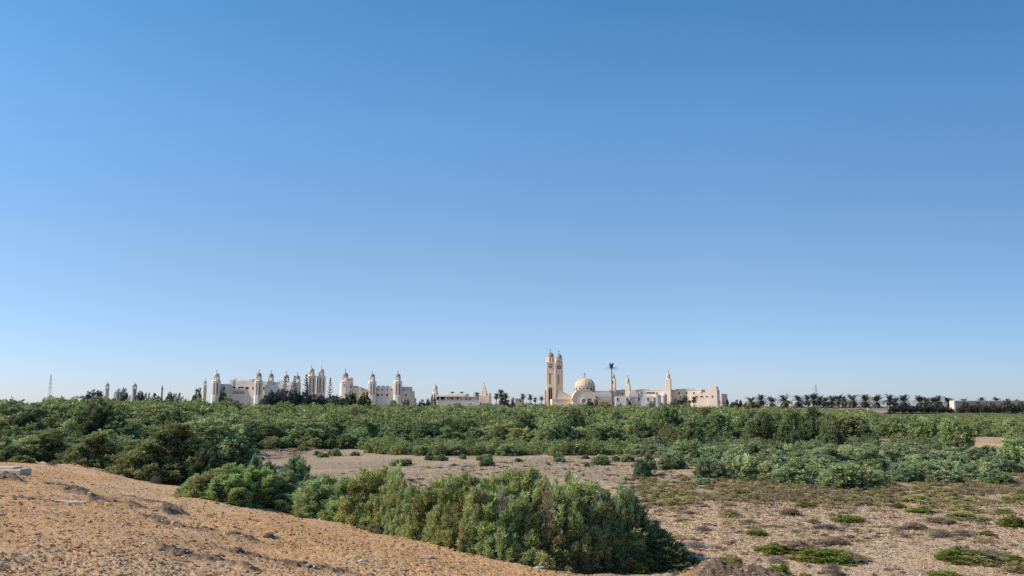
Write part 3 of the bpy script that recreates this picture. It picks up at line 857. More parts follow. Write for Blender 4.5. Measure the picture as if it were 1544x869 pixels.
# ------------------------------------------------------------------ ground cover that nobody could count
def scatter_low(name, label, n, region, m, h=(.10, .28), w_=(.4, 1.1), seed=1, leaves=26, color=(1, 1, 1), thr=-.1):
    r = np.random.default_rng(seed)
    VV = []; FF = []; TT = []; nb = 0
    LV = [foliage(seed=600 + seed * 7 + k, n_pl=leaves, n_sp=4, n_lf=3, ll=.12, lw=.022, pl=.25, pr=.14, lobes=6, up=.5, core=.6, tri=True, spread=.9) for k in range(4)]
    P = region(r, n)
    keep = pn(P[:, 0] * .28, P[:, 1] * .28, 300 + seed) > thr
    P = P[keep]
    zz = terrain(P[:, 0], P[:, 1])
    for i, (x, y) in enumerate(P):
        V, F, t = LV[i % 4]
        W = r.uniform(*w_); H = r.uniform(*h); a = r.uniform(0, 6.28); ca, sa = math.cos(a), math.sin(a)
        VV.append(np.stack([(V[:, 0] * ca - V[:, 1] * sa) * W + x, (V[:, 0] * sa + V[:, 1] * ca) * W + y, V[:, 2] * H + zz[i] + .0], 1))
        FF.append(F + nb); nb += len(V); TT.append(np.clip(t + r.uniform(-.22, .22), .02, 1))
    o = link(name, np_mesh(name, np.concatenate(VV), np.concatenate(FF), np.concatenate(TT)), M[m]); tag(o, label, kind='stuff'); o.color = (*color, 1)
    return o


def reg_px(x0, x1, y0, y1, soft=0):
    def f(r, n):
        px = r.uniform(x0, x1, n); D0 = 4.5 * FP / (y1 - HOR); D1 = 4.5 * FP / (y0 - HOR)
        D = np.sqrt(r.uniform(D0 ** 2, D1 ** 2, n))
        if soft: D = D + r.normal(size=n) * soft
        lim = front(px) + 3
        ok = (D < lim) & (seg_dist((px - 772) / FP * CP * D, D, CREST)[0] < -.4)
        px = px[ok]; D = D[ok]
        px = px + r.normal(size=len(px)) * 34 * (px < 1080)                # no straight edge to the cover
        ok = seg_dist((px - 772) / FP * CP * D, D, CREST)[0] < -.4
        px = px[ok]; D = D[ok]
        return np.stack([(px - 772) / FP * CP * D, D], 1)
    return f


scatter_low('heath', 'olive heath of low plants across the plain before the bluish shrubs', 1500, reg_px(945, 1800, 712, 757, 1.5), 'oliveleaf', seed=1, thr=-.22)
scatter_low('heath', 'brownish purple low plants mixed into the olive heath', 1300, reg_px(945, 1800, 714, 760, 2), 'brownleaf', seed=2, h=(.08, .24), thr=-.12)
scatter_low('heath', 'bright yellowish green tufts of ground cover in the heath', 420, reg_px(950, 1800, 690, 752, 2), 'greenleaf', seed=3, h=(.12, .28), color=(1.15, 1.05, .8), thr=.05)
scatter_low('heath', 'thin olive ground cover at the far edge of the pale strip', 420, reg_px(330, 960, 664, 680, 2), 'oliveleaf', seed=4, h=(.10, .26), w_=(.6, 1.8), thr=-.05)
scatter_low('heath', 'thin brown ground cover on the far edge of the pale strip', 700, reg_px(330, 700, 664, 684, 3), 'brownleaf', seed=5, h=(.06, .2), w_=(.6, 1.8), thr=-.2, color=(1.2, 1.15, 1.2))
scatter_low('dry_litter', 'sparse dry brown tufts over the stubble plain', 420, reg_px(960, 1800, 756, 872, 0), 'brownleaf', seed=6, h=(.04, .12), w_=(.15, .5), thr=-.05, color=(1.2, 1.15, 1.1))
scatter_low('dry_litter', 'sparse dry tufts over the pale open strip', 500, reg_px(330, 980, 676, 745, 0), 'deadtwig', seed=8, h=(.05, .14), w_=(.3, .9), thr=-.05, color=(.8, .75, .72))


scatter_low('heath', 'scattered olive low plants fading out over the stubble plain', 420, reg_px(980, 1800, 757, 812, 0), 'oliveleaf', seed=11, h=(.06, .16), w_=(.25, .8), thr=.02)
scatter_low('heath', 'scattered brown low plants fading out over the stubble plain', 420, reg_px(980, 1800, 757, 830, 0), 'brownleaf', seed=12, h=(.05, .14), w_=(.2, .7), thr=.0)
for k in range(30):
    f = rs.random() ** .8
    px = 60 + f * 1080
    py = float(np.interp(px, [p[0] for p in CREST_PX], [p[1] for p in CREST_PX])) + rs.uniform(-1, 5) * (1 if px > 300 else .5)
    x, y = on_bank(px, py)
    kind = rs.choice(['olive', 'dead', 'dead', 'green'])
    W = rs.uniform(.18, .55)
    shrub(x, y, W, W * rs.uniform(.5, .9), rs.choice(LOW[kind]), name='weed', cat='weed', group='weeds along the sand bank edge', stem=False,
          label={'olive': 'small olive weed rooted on the crumbling edge of the sand bank', 'green': 'small green weed rooted on the crumbling edge of the sand bank', 'dead': 'small dry grey weed on the crumbling edge of the sand bank'}[kind])
for k, (px, yt, wp) in enumerate([(372, 716, 26), (488, 726, 30), (588, 716, 30), (668, 726, 34), (762, 716, 34), (828, 722, 36), (902, 728, 40), (948, 762, 34), (738, 775, 30), (1012, 822, 26)]):
    D = float(np.interp(px, crest_px, crest_d)) + .75
    x = X(px, D); H = Z(yt, D) - tz(x, D)
    shrub(x, D, wp * D / FP * 1.3, max(.5, H), LOW['dead'][k % 3], name='dead_shrub', cat='dead shrub', group='dead twigs in the hedge', stem=False, label='bare grey twigs poking out of the sand-bank hedge, %s from its dark end' % ORD[k])


def sticks(name, label, n, region, seed, ln=(.06, .24), wd=(.006, .016), m='straw', lift=.02):
    r = np.random.default_rng(seed)
    P = region(r, n); n = len(P)
    zz = terrain(P[:, 0], P[:, 1], True)[0]
    a = r.uniform(0, 6.28, n); e = r.normal(size=n) * .22 + .08
    l = r.uniform(*ln, n); w_ = r.uniform(*wd, n)
    far = np.clip(P[:, 1] / 24, 1, 3)
    l = l * far ** .5; w_ = w_ * far
    d = np.stack([np.cos(a) * np.cos(e), np.sin(a) * np.cos(e), np.sin(e)], 1)
    s_ = np.stack([-np.sin(a), np.cos(a), np.zeros(n)], 1)
    u_ = np.cross(d, s_)
    c = np.stack([P[:, 0], P[:, 1], zz + lift * r.uniform(.2, 1.6, n)], 1)
    p, q = c - d * (l / 2)[:, None], c + d * (l / 2)[:, None]
    ww = w_[:, None]
    V = np.stack([p + s_ * ww, p - s_ * ww, p - u_ * ww, q + s_ * ww * .6, q - s_ * ww * .6, q - u_ * ww * .6], 1).reshape(-1, 3)
    b = np.arange(n)[:, None] * 6
    F = np.concatenate([b + np.array([0, 1, 4, 3]), b + np.array([1, 2, 5, 4]), b + np.array([2, 0, 3, 5])])
    t = np.repeat(np.clip(r.beta(1.2, 1.2, n), 0, 1), 6)
    o = link(name, np_mesh(name, V, F, t), M[m]); tag(o, label, kind='stuff')


sticks('dry_stubble', 'broken dry stalks littering the stubble plain', 24000, reg_px(940, 1750, 752, 872), 21)
sticks('dry_stubble', 'broken dry stalks on the pale open strip', 9000, reg_px(320, 1100, 670, 750), 22, ln=(.1, .4))


def clods(name, label, n, seed, m='clod', sizes=(.012, .055), greyonly=False):
    r = np.random.default_rng(seed)
    px = r.uniform(-150, 1350, n * 3); py = 690 + 200 * r.random(n * 3) ** .8
    dx = (px - PW / 2) / FP; v = (PH / 2 - py) / FP; dy = CP - v * SP; dz = v * CP + SP
    kk = dz - PB * dx - PC * dy
    t = np.minimum(np.where(kk < -1e-6, (PA - EYE) / np.minimum(kk, -1e-6), 1e9), (.05 - EYE) / dz)
    x, y = dx * t, dy * t
    s_, _ = seg_dist(x, y, CREST)
    zz, sd, gr = terrain(x, y, True)
    ok = (s_ > -.3) & (t > 0) & (sd > .5) & (y < 40) & (y > 5)
    dens = pn(x * .8, y * .8, 91) * .5 + .45 - gr * .9
    ok &= r.random(len(x)) < (gr * 1.2 + .02 if greyonly else dens)
    x, y, zz, gr = x[ok][:n], y[ok][:n], zz[ok][:n], gr[ok][:n]
    n = len(x)
    base = np.array([(1, 0, 0), (-1, 0, 0), (0, 1, 0), (0, -1, 0), (0, 0, .75), (0, 0, -.6), (.6, .6, .35), (-.6, .6, .35), (-.6, -.6, .35), (.6, -.6, .35)])
    f = np.array([(4, 6, 7), (4, 7, 8), (4, 8, 9), (4, 9, 6), (0, 2, 6), (2, 1, 7), (1, 3, 8), (3, 0, 9), (6, 2, 7), (7, 1, 8), (8, 3, 9), (9, 0, 6), (0, 5, 2), (2, 5, 1), (1, 5, 3), (3, 5, 0)])
    S = sizes[0] + (sizes[1] - sizes[0]) * r.random(n) ** 3
    S = S * np.clip(y / 14, .8, 1.6)
    V = base[None] * (1 + .35 * r.normal(size=(n, 10, 3))) * (S[:, None] * r.uniform(.6, 1.5, (n, 3)) * np.array([1, 1, .7]))[:, None, :]
    a = r.uniform(0, 6.28, n); ca, sa = np.cos(a)[:, None], np.sin(a)[:, None]
    V = np.stack([V[:, :, 0] * ca - V[:, :, 1] * sa + x[:, None], V[:, :, 0] * sa + V[:, :, 1] * ca + y[:, None], V[:, :, 2] + (zz + S * .1)[:, None]], -1).reshape(-1, 3)
    F = (np.arange(n)[:, None, None] * 10 + f[None]).reshape(-1, 3)
    t = np.repeat(np.clip(r.beta(2.2, 2.0, n) + .1 * (r.random(n) < .04), 0, 1), 10)
    o = link(name, np_mesh(name, V, F, t), M[m]); tag(o, label, kind='stuff')


clods('clods', 'broken clods of orange earth over the sand bank', 22000, 31, sizes=(.008, .036))
clods('rubble', 'greyish crumbled soil along the ridges on the sand bank', 5000, 32, m='straw', sizes=(.010, .04), greyonly=True)


# ------------------------------------------------------------------ things on the sand
def rock_mesh(seed, m):
    import bmesh
    bm = bmesh.new(); bmesh.ops.create_icosphere(bm, subdivisions=3, radius=1)
    for v in bm.verts:
        p = v.co * 1.3
        n = float(pn(p.x + seed, p.y + p.z * .7, seed)) * .35 + float(pn(p.x * 2.3 + seed, p.z * 2.3 + p.y, seed + 1)) * .18
        v.co *= 1 + n
        v.co.z = max(v.co.z, -.5)
    me = bpy.data.meshes.new('rock'); bm.to_mesh(me); bm.free(); me.materials.append(M[m]); return me


for k, (px, py, s_, m, lab) in enumerate([
    (405, 809, (.14, .09, .08), 'blackstone', 'small black lump lying on the orange sand below the hedge'),
    (414, 810, (.10, .07, .06), 'stone', 'pale stone touching the small black lump on the sand'),
    (645, 840, (.15, .08, .035), 'stone', 'flat whitish stone on the sand below the middle of the hedge'),
    (547, 845, (.11, .07, .035), 'stone', 'pale flat stone between the black lump and the whitish stone'),
    (333, 850, (.08, .05, .03), 'stone', 'small white stone beside the grey furrow on the sand'),
    (812, 857, (.22, .09, .04), 'stone', 'flat pale slab at the foot of the tallest hedge bushes'),
    (263, 793, (.10, .06, .045), 'stone', 'pale stone on the grey ridge of the sand'),
    (1155, 871, (.12, .07, .05), 'stone', 'white stone on the sand below the shadowed heaps'),
    (95, 759, (.55, .10, .05), 'stone', 'long flat pale stone in the sand below the grey ridge')]):
    x, y = on_bank(px, py)
    o = link('stone', rock_mesh(3 + k, m)); o.location = (x, y, tz(x, y) + s_[2] * .25); o.scale = s_; o.rotation_euler.z = .3 * k - .5 if px != 95 else -.05
    tag(o, lab, 'stone')

# concrete kerb piece
x, y = on_bank(30, 719)
mb = MB()
prof = [(-.0, 0), (.62, 0), (.62, .20), (.56, .24), (.05, .24), (0, .20)]     # y, z section
n = len(prof); x0, x1 = -2.9, 0
V = [(x0, p, q) for p, q in prof] + [(x1, p, q) for p, q in prof]
mb.add(V, [tuple(range(n)), tuple(reversed(range(n, 2 * n)))] + [(k, k + n, (k + 1) % n + n, (k + 1) % n) for k in range(n)][::1])
root = empty('kerb_block', (x, y, tz(x, y) - .05), 'long pale concrete kerb piece lying on the sand at the bank top', 'kerb block')
o = link('block', bpy.data.meshes.new('block'), None, root); o.data.from_pydata(mb.v, [], mb.f); o.data.materials.append(M['concrete'])
bv = o.modifiers.new('b', 'BEVEL'); bv.width = .02; bv.segments = 2
c2 = MB().box(-2.9, -.3, .06, .55, .243, .30)
o2 = link('cap', bpy.data.meshes.new('cap'), None, root); o2.data.from_pydata(c2.v, [], c2.f); o2.data.materials.append(M['captop'])
root.rotation_euler.z = math.radians(-3)


# ------------------------------------------------------------------ buildings
def cross_mb(mb, cx, cy, z0, z1, t=None):
    h = z1 - z0; t = t or max(.13, h * .055)
    mb.bar((cx, cy, z0 - .3), (cx, cy, z1), t, 4)
    zz = z0 + h * .68; wv = h * .28
    mb.bar((cx - wv, cy, zz), (cx + wv, cy, zz), t, 4)
    mb.lathe(cx, cy, [(t * .5, z0 - .05), (t * 2.2, z0 + h * .1), (t * .5, z0 + h * .22)], 8)
    return mb


def bell_tower(parent, Y, pc, w, ysh, ylt, ytop, ycr, body='cream', lan=None, dome='dome', lw=None, square=False, solid=False, xf=None, free=True, ybase=None, sw=8, strip=False):
    """octagonal or square shaft, open belfry on piers, dome and cross; the parent is a thing (free) or a building"""
    cx = X(pc, Y); sc = Y / FP * CP
    R = w * sc / 2; lr = (lw or w * .72) * sc / 2
    zs, zl, zt, zc = Z(ysh, Y), Z(ylt, Y), Z(ytop, Y), Z(ycr, Y)
    n = 4 if square else 8; ph = math.pi / n
    k = 1 / math.cos(math.pi / n)
    z0 = -.5 if ybase is None else Z(ybase, Y)
    mb = MB().lathe(cx, Y, [(R * k * 1.04, z0), (R * k, z0 + 1), (R * k, zs - 1.1), (R * k * 1.07, zs - .9), (R * k * 1.07, zs - .5), (R * k * .98, zs - .45), (lr * k * 1.12, zs)], n, ph)
    sh = mb.build('shaft' if free else 'bell_tower', M[body], parent, xf=xf)
    sub = parent if free else sh
    if strip:                                            # a tall window strip on each front face, coloured as a shaded recess
        for a in ([-math.pi / 2] if square else [-math.pi / 2, -math.pi / 2 - math.pi / 4, -math.pi / 2 + math.pi / 4]):
            r_ = R * 1.0
            wv = R * .16
            p = Vector((cx + math.cos(a) * r_, Y + math.sin(a) * r_, 0))
            t_ = Vector((-math.sin(a), math.cos(a), 0)); nn = Vector((math.cos(a), math.sin(a), 0))
            zb = zs - (zs - 4) * .55
            V = []
            for dz in (zb, zs - 2.2):
                for s1 in (-1, 1):
                    for dn in (-.2, .06): V.append(p + t_ * wv * s1 + nn * dn + Vector((0, 0, dz)))
            MB().add(V, [(1, 3, 7, 5), (0, 4, 6, 2), (0, 1, 5, 4), (2, 6, 7, 3), (4, 5, 7, 6), (0, 2, 3, 1)]).build('window', M['recess'], sub, xf=xf)
    # belfry
    mb = MB(); hl = zl - zs
    mb.lathe(cx, Y, [(lr * 1.1, zs - .02), (lr * 1.1, zs + hl * .14), (lr * .92, zs + hl * .16)], sw, math.pi / sw)
    if solid:
        mb.lathe(cx, Y, [(lr * .8, zs + hl * .1), (lr * .8, zl)], sw, math.pi / sw)
    for j in range(sw):
        a = 2 * math.pi * (j + .5) / sw
        px_, py_ = cx + lr * .93 * math.cos(a), Y + lr * .93 * math.sin(a)
        mb.bar((px_, py_, zs + hl * .1), (px_, py_, zl - hl * .1), lr * .17, 6)
        a2 = 2 * math.pi * (j + 1.5) / sw                  # arch between two piers: three short chords
        pts = []
        for q in range(5):
            f = q / 4
            aa = a + (a2 - a) * f
            pts.append((cx + lr * .93 * math.cos(aa), Y + lr * .93 * math.sin(aa), zl - hl * .34 + hl * .20 * math.sin(math.pi * f)))
        for p, q in zip(pts[:-1], pts[1:]): mb.bar(p, q, lr * .10, 4)
    mb.lathe(cx, Y, [(lr * .95, zl - hl * .16), (lr * 1.02, zl - hl * .14), (lr * 1.10, zl - hl * .03), (lr * 1.10, zl), (lr * .9, zl + .02)], sw * 2)
    mb.build('belfry', M[lan or body], sub, xf=xf)
    hd = zt - zl
    prof = [(lr * 1.02 * math.cos(t) ** .8 if math.cos(t) > 0 else 0, zl + hd * .985 * math.sin(t)) for t in [math.pi / 2 * q / 8 for q in range(8)]] + [(lr * .12, zt)]
    MB().lathe(cx, Y, [(lr * 1.0, zl - .02)] + prof, 18).build('dome', M[dome], sub, smooth=True, xf=xf)
    cross_mb(MB(), cx, Y, zt, zc).build('cross', M['cross'], sub, xf=xf)
    return sh


def P2(Y, px, py): return (X(px, Y), Z(py, Y))


def block(mb, Y, x0, x1, ytop, depth=14, ybase=None, dy=0):
    return mb.box(X(x0, Y), X(x1, Y), Y + dy, Y + dy + depth, -1 if ybase is None else Z(ybase, Y), Z(ytop, Y))


def windows(parent, Y, lst, m='dark', frame='cream', xf=None, dy=0):
    """each window: pane set in a proud frame with a sill"""
    for x0, x1, y0, y1 in lst:
        a, b, c, d = X(x0, Y), X(x1, Y), Z(y1, Y), Z(y0, Y)
        t = .16
        fr = MB()
        yy = Y + dy
        fr.box(a - t, a, yy - .14, yy + .1, c, d); fr.box(b, b + t, yy - .14, yy + .1, c, d)
        fr.box(a - t, b + t, yy - .141, yy + .1, d, d + t); fr.box(a - t - .1, b + t + .1, yy - .25, yy + .1, c - t, c)
        f = fr.build('window', M[frame], parent, xf=xf)
        MB().box(a + .002, b - .002, yy - .03, yy + .08, c + .002, d - .002).build('pane', M[m], f, xf=xf)


def merlons(mb, Y, x0, x1, ytop, n, hpx=1.6, dy=0, rnd=True):
    for i in range(n):
        c = x0 + (x1 - x0) * (i + .5) / n; wv = (x1 - x0) / n * .36
        z = Z(ytop, Y) - .05; h = hpx * Y / FP
        poly = [(X(c - wv, Y), z), (X(c + wv, Y), z)]
        poly += [(X(c + wv * math.cos(t), Y), z + h * (.35 + .65 * math.sin(t))) for t in [math.pi * q / 6 for q in range(7)]]
        mb.prism(poly, Y + dy + .01, Y + dy + .45)
    return mb


def arc(cx, cz, r, a0, a1, n, sz=1.0):
    return [(cx + r * math.cos(a0 + (a1 - a0) * k / n), cz + sz * r * math.sin(a0 + (a1 - a0) * k / n)) for k in range(n + 1)]


# ---------- the great church
Y = 600.0; sc = Y / FP * CP
ch = empty('church', (X(870, Y), Y, 0), 'great tan church with a ribbed dome, round window and twin bell towers', 'church')


def twin(pc, w, ysh, ylt, ytop, ycr, dY, body='tan'):
    Yt = Y + dY
    cx = X(pc, Yt); hw = w * sc / 2
    zs, zl, zt, zc = Z(ysh, Yt), Z(ylt, Yt), Z(ytop, Yt), Z(ycr, Yt)
    mb = MB()
    # shaft: four corner piers round a set-back core, so the long strips are real recesses
    mb.box(cx - hw + .2, cx + hw - .2, Yt - hw + .2, Yt + hw - .2, -1, zs - .01)
    e = hw * .62
    for sx in (-1, 1):
        for sy in (-1, 1):
            xa, xb = sorted((cx + sx * hw, cx + sx * (hw - e))); ya, yb = sorted((Yt + sy * hw, Yt + sy * (hw - e)))
            mb.box(xa, xb, ya, yb, -1, zs - 8.3)
    mb.box(cx - hw, cx + hw, Yt - hw, Yt + hw, zs - 8.2, zs - .6)
    mb.box(cx - hw * 1.06, cx + hw * 1.06, Yt - hw * 1.06, Yt + hw * 1.06, zs - .6, zs)
    mb.box(cx - hw * 1.03, cx + hw * 1.03, Yt - hw * 1.03, Yt + hw * 1.03, zs - 8.5, zs - 8.1)
    sh = mb.build('bell_tower', M[body], ch)
    # round opening with a white cross near the top
    zr = zs - 3.0; r = hw * .50
    MB().prism(arc(cx, zr, r, 0, 2 * math.pi, 20)[:-1], Yt - hw - .06, Yt - hw + .05).build('round_window', M['dark'], sh)
    rim = MB()
    P = arc(cx, zr, r * 1.12, 0, 2 * math.pi, 20)
    for p, q in zip(P[:-1], P[1:]): rim.bar((p[0], Yt - hw - .08, p[1]), (q[0], Yt - hw - .08, q[1]), .17, 4)
    rim.build('window_surround', M['cream'], sh)
    cr = MB(); cr.box(cx - r * .14, cx + r * .14, Yt - hw - .2, Yt - hw - .063, zr - r * .8, zr + r * .8); cr.box(cx - r * .7, cx + r * .7, Yt - hw - .19, Yt - hw - .066, zr - r * .02, zr + r * .26)
    cr.build('window_cross', M['whitelime'], sh)
    # belfry with arched openings on a square plan, chamfered
    lr = hw * .86; mb = MB(); hl = zl - zs
    mb.lathe(cx, Yt, [(lr * 1.1, zs - .01), (lr * 1.1, zs + hl * .12), (lr, zs + hl * .14)], 8, math.pi / 8)
    for j in range(8):
        a = 2 * math.pi * (j + .5) / 8
        p = (cx + lr * .9 * math.cos(a), Yt + lr * .9 * math.sin(a))
        mb.bar((p[0], p[1], zs + hl * .1), (p[0], p[1], zl - .1), lr * .25, 6)
    mb.lathe(cx, Yt, [(lr * .55, zs + .05), (lr * .55, zl)], 8, math.pi / 8)
    mb.lathe(cx, Yt, [(lr * .98, zl - hl * .3), (lr * 1.03, zl - hl * .28), (lr * 1.03, zl - hl * .08), (lr * 1.12, zl - hl * .05), (lr * 1.12, zl), (lr * .9, zl + .02)], 16, math.pi / 16)
    mb.build('belfry', M['tan'], sh)
    hd = zt - zl
    MB().lathe(cx, Yt, [(lr * 1.0, zl - .02)] + [(lr * 1.02 * math.cos(t) ** .75, zl + hd * math.sin(t)) for t in [math.pi / 2 * q / 9 for q in range(9)]] + [(.1, zt + .02)], 18).build('dome', M['domed'], sh, smooth=True)
    cross_mb(MB(), cx, Yt, zt, zc).build('cross', M['cross'], sh)
    return sh, hw


t1, hw1 = twin(830.2, 13.0, 546.5, 538.5, 531.6, 526, 38)
t2, hw2 = twin(843.2, 12.4, 548.5, 541, 534, 528, 43)
# strip windows and arch frames of the front tower
Yf = Y + 38 - hw1
for (a, b, c, d) in [(828.6, 830.6, 557, 579)]:
    MB().box(X(a, Yf), X(b, Yf), Yf + .08, Yf + .3, Z(d, Yf), Z(c, Yf)).build('strip_window', M['recess'], t1)
Yf2 = Y + 43 - hw2
MB().box(X(841.3, Yf2), X(843.3, Yf2), Yf2 + .08, Yf2 + .3, Z(580, Yf2), Z(559, Yf2)).build('strip_window', M['recess'], t2)
# pointed arch porch at the foot of the front tower
mb = MB(); ya = Yf - 1.2
out = [P2(ya, 825, 613), P2(ya, 835, 613), P2(ya, 835, 585.5)] + arc(X(830, ya), Z(585.5, ya), 5 * sc, .0, math.pi, 12)[1:-1] + [P2(ya, 825, 585.5)]
inn = [P2(ya, 827, 613), P2(ya, 833, 613), P2(ya, 833, 586.5)] + arc(X(830, ya), Z(586.5, ya), 3 * sc, .0, math.pi, 12)[1:-1] + [P2(ya, 827, 586.5)]
n = len(out); V = []; F = []
for P, y_ in ((out, ya), (inn, ya), (out, ya + 1.25), (inn, ya + 1.25)): V += [(x, y_, z) for x, z in P]
for k in range(1, n):
    j = (k + 1) % n
    F += [(k, j, n + j, n + k), (k, 2 * n + k, 2 * n + j, j), (n + k, n + j, 3 * n + j, 3 * n + k)]
mb.add(V, F).build('porch_arch', M['tan'], ch)
for a in (827.9, 831.0):
    MB().prism([P2(ya + 1.1, a, 611), P2(ya + 1.1, a + 1.9, 611), P2(ya + 1.1, a + 1.9, 586)] + arc(X(a + .95, ya), Z(586, ya), .95 * sc, 0, math.pi, 6)[1:-1] + [P2(ya + 1.1, a, 586)], ya + .95, ya + 1.15).build('window', M['dark'], ch)
mb = MB(); block(mb, Y + 36, 821.6, 823.4, 588, 5); mb.build('buttress', M['domed'], ch)
# nave with its gable roof, aisle wall
mb = MB(); block(mb, Y, 832, 866, 602, 30, dy=-4); block(mb, Y, 846, 925, 597, 26, dy=9)
mb.build('nave_wall', M['tan'], ch)
mb = MB()
mb.prism([P2(Y, 840, 602.1), P2(Y, 863, 602.1), P2(Y, 843, 590)], Y - 2, Y - 1.4)
mb.build('gable', M['tan'], ch)
V = [(*P2(Y, 843, 590),), (*P2(Y, 863, 602.1),)]
MB().add([(X(842.5, Y), Y - 2.3, Z(589.6, Y)), (X(864, Y), Y - 2.3, Z(602.3, Y)), (X(864, Y), Y + 8, Z(598, Y)), (X(846, Y), Y + 8, Z(588, Y))], [(0, 1, 2, 3)]).build('roof', M['cream'], ch)
mb = MB(); mb.box(X(832, Y) - .2, X(866, Y), Y - 4.25, Y - 3.6, Z(602.8, Y), Z(601.7, Y)); mb.build('cornice', M['cream'], ch)
# transept: barrel gable with the round window
mb = MB()
cxg = X(879, Y); rg = 17 * sc; zg = Z(604.5, Y)
mb.prism([(cxg - rg, -1), (cxg + rg, -1)] + arc(cxg, zg, rg, 0, math.pi, 28), Y - 9, Y + 12)
mb.build('transept', M['tan'], ch)
mb = MB()
A_ = arc(cxg, zg, rg + .25, 0, math.pi, 28)
for p, q in zip(A_[:-1], A_[1:]): mb.bar((p[0], Y - 9.1, p[1]), (q[0], Y - 9.1, q[1]), .3, 4)
mb.build('arch_moulding', M['cream'], ch)
cz = Z(605, Y)
MB().prism(arc(cxg, cz, 3.4 * sc, 0, 2 * math.pi, 24)[:-1], Y - 9.08, Y - 8.9).build('round_window', M['lead'], ch)
mb = MB(); A_ = arc(cxg, cz, 4.1 * sc, 0, 2 * math.pi, 24)
for p, q in zip(A_[:-1], A_[1:]): mb.bar((p[0], Y - 9.12, p[1]), (q[0], Y - 9.12, q[1]), .36, 5)
mb.build('window_ring', M['whitelime'], ch)
# dome on its drum
cxd = X(884.2, Y); Yd = Y + 12; rd = 15.3 * Yd / FP * CP
zd0, zd1, zd2 = Z(592, Yd), Z(584, Yd), Z(569.6, Yd)
mb = MB().lathe(cxd, Yd, [(rd * 1.0, 2), (rd * 1.0, zd1 - .6), (rd * 1.05, zd1 - .5), (rd * 1.05, zd1), (rd, zd1 + .01)], 40); mb.build('drum', M['dome'], ch)
for k in range(16):
    a = 2 * math.pi * (k + .5) / 16
    c = Vector((cxd + rd * math.cos(a), Yd + rd * math.sin(a), 0)); t_ = Vector((-math.sin(a), math.cos(a), 0)) * .55; nn = Vector((math.cos(a), math.sin(a), 0)) * .08
    zA, zB = zd1 - 2.6, zd1 - .65
    V = [c + t_ * s1 + nn * s2 + Vector((0, 0, zz)) for zz in (zA, zB) for s1, s2 in ((-1, 1), (1, 1), (1, -3), (-1, -3))]
    MB().add(V, [(3, 2, 1, 0), (4, 5, 6, 7), (0, 1, 5, 4), (1, 2, 6, 5), (2, 3, 7, 6), (3, 0, 4, 7)]).build('window', M['dark'], ch)
hd = zd2 - zd1
dm = MB().lathe(cxd, Yd, [(rd * math.cos(t), zd1 + hd * math.sin(t)) for t in [math.pi / 2 * q / 14 for q in range(14)]] + [(.15, zd2)], 48).build('dome', M['dome'], ch, smooth=True)
for k in range(8):
    a = math.pi / 8 * (2 * k) + math.radians(-95); mb = MB()
    pts = [(cxd + rd * 1.004 * math.cos(t) * math.cos(a), Yd + rd * 1.004 * math.cos(t) * math.sin(a), zd1 + hd * 1.004 * math.sin(t)) for t in [math.pi / 2 * q / 12 for q in range(13)]]
    for p, q in zip(pts[:-1], pts[1:]): mb.bar(p, q, .2, 4)
    mb.build('rib', M['tan'], dm)
cross_mb(MB(), cxd, Yd, zd2, Z(562, Yd)).build('cross', M['cross'], dm)
# grey barrel roof to the right with its eaves ledge
mb = MB(); a0 = [(X(891, Y), Z(601.5, Y)), (X(921.5, Y), Z(601.5, Y))]
za, zb = Z(601.5, Y), Z(590.5, Y)
V = []; nq = 8
for k in range(nq + 1):
    t = math.pi / 2 * k / nq
    V += [(X(893, Y), Y + 9 - 11 * math.cos(t), za + (zb - za) * math.sin(t)), (X(921.8, Y), Y + 9 - 11 * math.cos(t), za + (zb - za) * math.sin(t))]
F = [(2 * k, 2 * k + 1, 2 * k + 3, 2 * k + 2) for k in range(nq)]
V += [(X(893, Y), Y + 9, za), (X(921.8, Y), Y + 9, za)]
F += [tuple([2 * k + 1 for k in range(nq + 1)] + [2 * nq + 3]), tuple([2 * k for k in range(nq, -1, -1)] + [2 * nq + 2])]
mb.add(V, F).build('barrel_roof', M['lead'], ch, smooth=False)
mb = MB(); mb.box(X(893, Y), X(925, Y), Y - 2.6, Y + 3, Z(602.6, Y), Z(601.4, Y)); mb.build('eaves', M['cream'], ch)
mb = MB(); block(mb, Y, 894, 924.5, 602.6, 20, dy=-1.8); mb.build('aisle_wall', M['tan'], ch)
mb = MB(); block(mb, Y, 895, 926, 588.6, 12, dy=24); mb.build('rear_wall', M['cream'], ch)

# ---------- the wing complex beyond the church, turned a little to the sun
Yb = 640.0


def yaw_xf(pxc, Y_, deg):
    c = Vector((X(pxc, Y_), Y_, 0))
    return Matrix.Translation(c) @ Matrix.Rotation(math.radians(deg), 4, 'Z') @ Matrix.Translation(-c)


xf = yaw_xf(990, Yb, -25) @ Matrix.Translation((X(990, Yb), 0, 0)) @ Matrix.Diagonal((1.09, 1, 1, 1)) @ Matrix.Translation((-X(990, Yb), 0, 0))
cw = empty('cell_block', (X(990, Yb), Yb, 0), 'long cream cell block with a flat roof, three domed towers and crenellated end', 'monastery building')
mb = MB(); block(mb, Yb, 922, 1052, 589, 14)
mb.build('wall', M['cream'], cw, xf=xf)
mb = MB(); mb.box(X(922, Yb) - .3, X(1052, Yb) + .3, Yb - .3, Yb + 14.3, Z(589.1, Yb), Z(588, Yb)); mb.build('parapet', M['cream'], cw, xf=xf)
for a, b in ((938, 943), (946, 949), (1017, 1024), (1026, 1040), (962, 976)):
    MB().box(X(a, Yb), X(b, Yb), Yb + 2, Yb + 9, Z(588, Yb) + .002, Z(587, Yb)).build('roof_hut', M['lead'], cw, xf=xf)
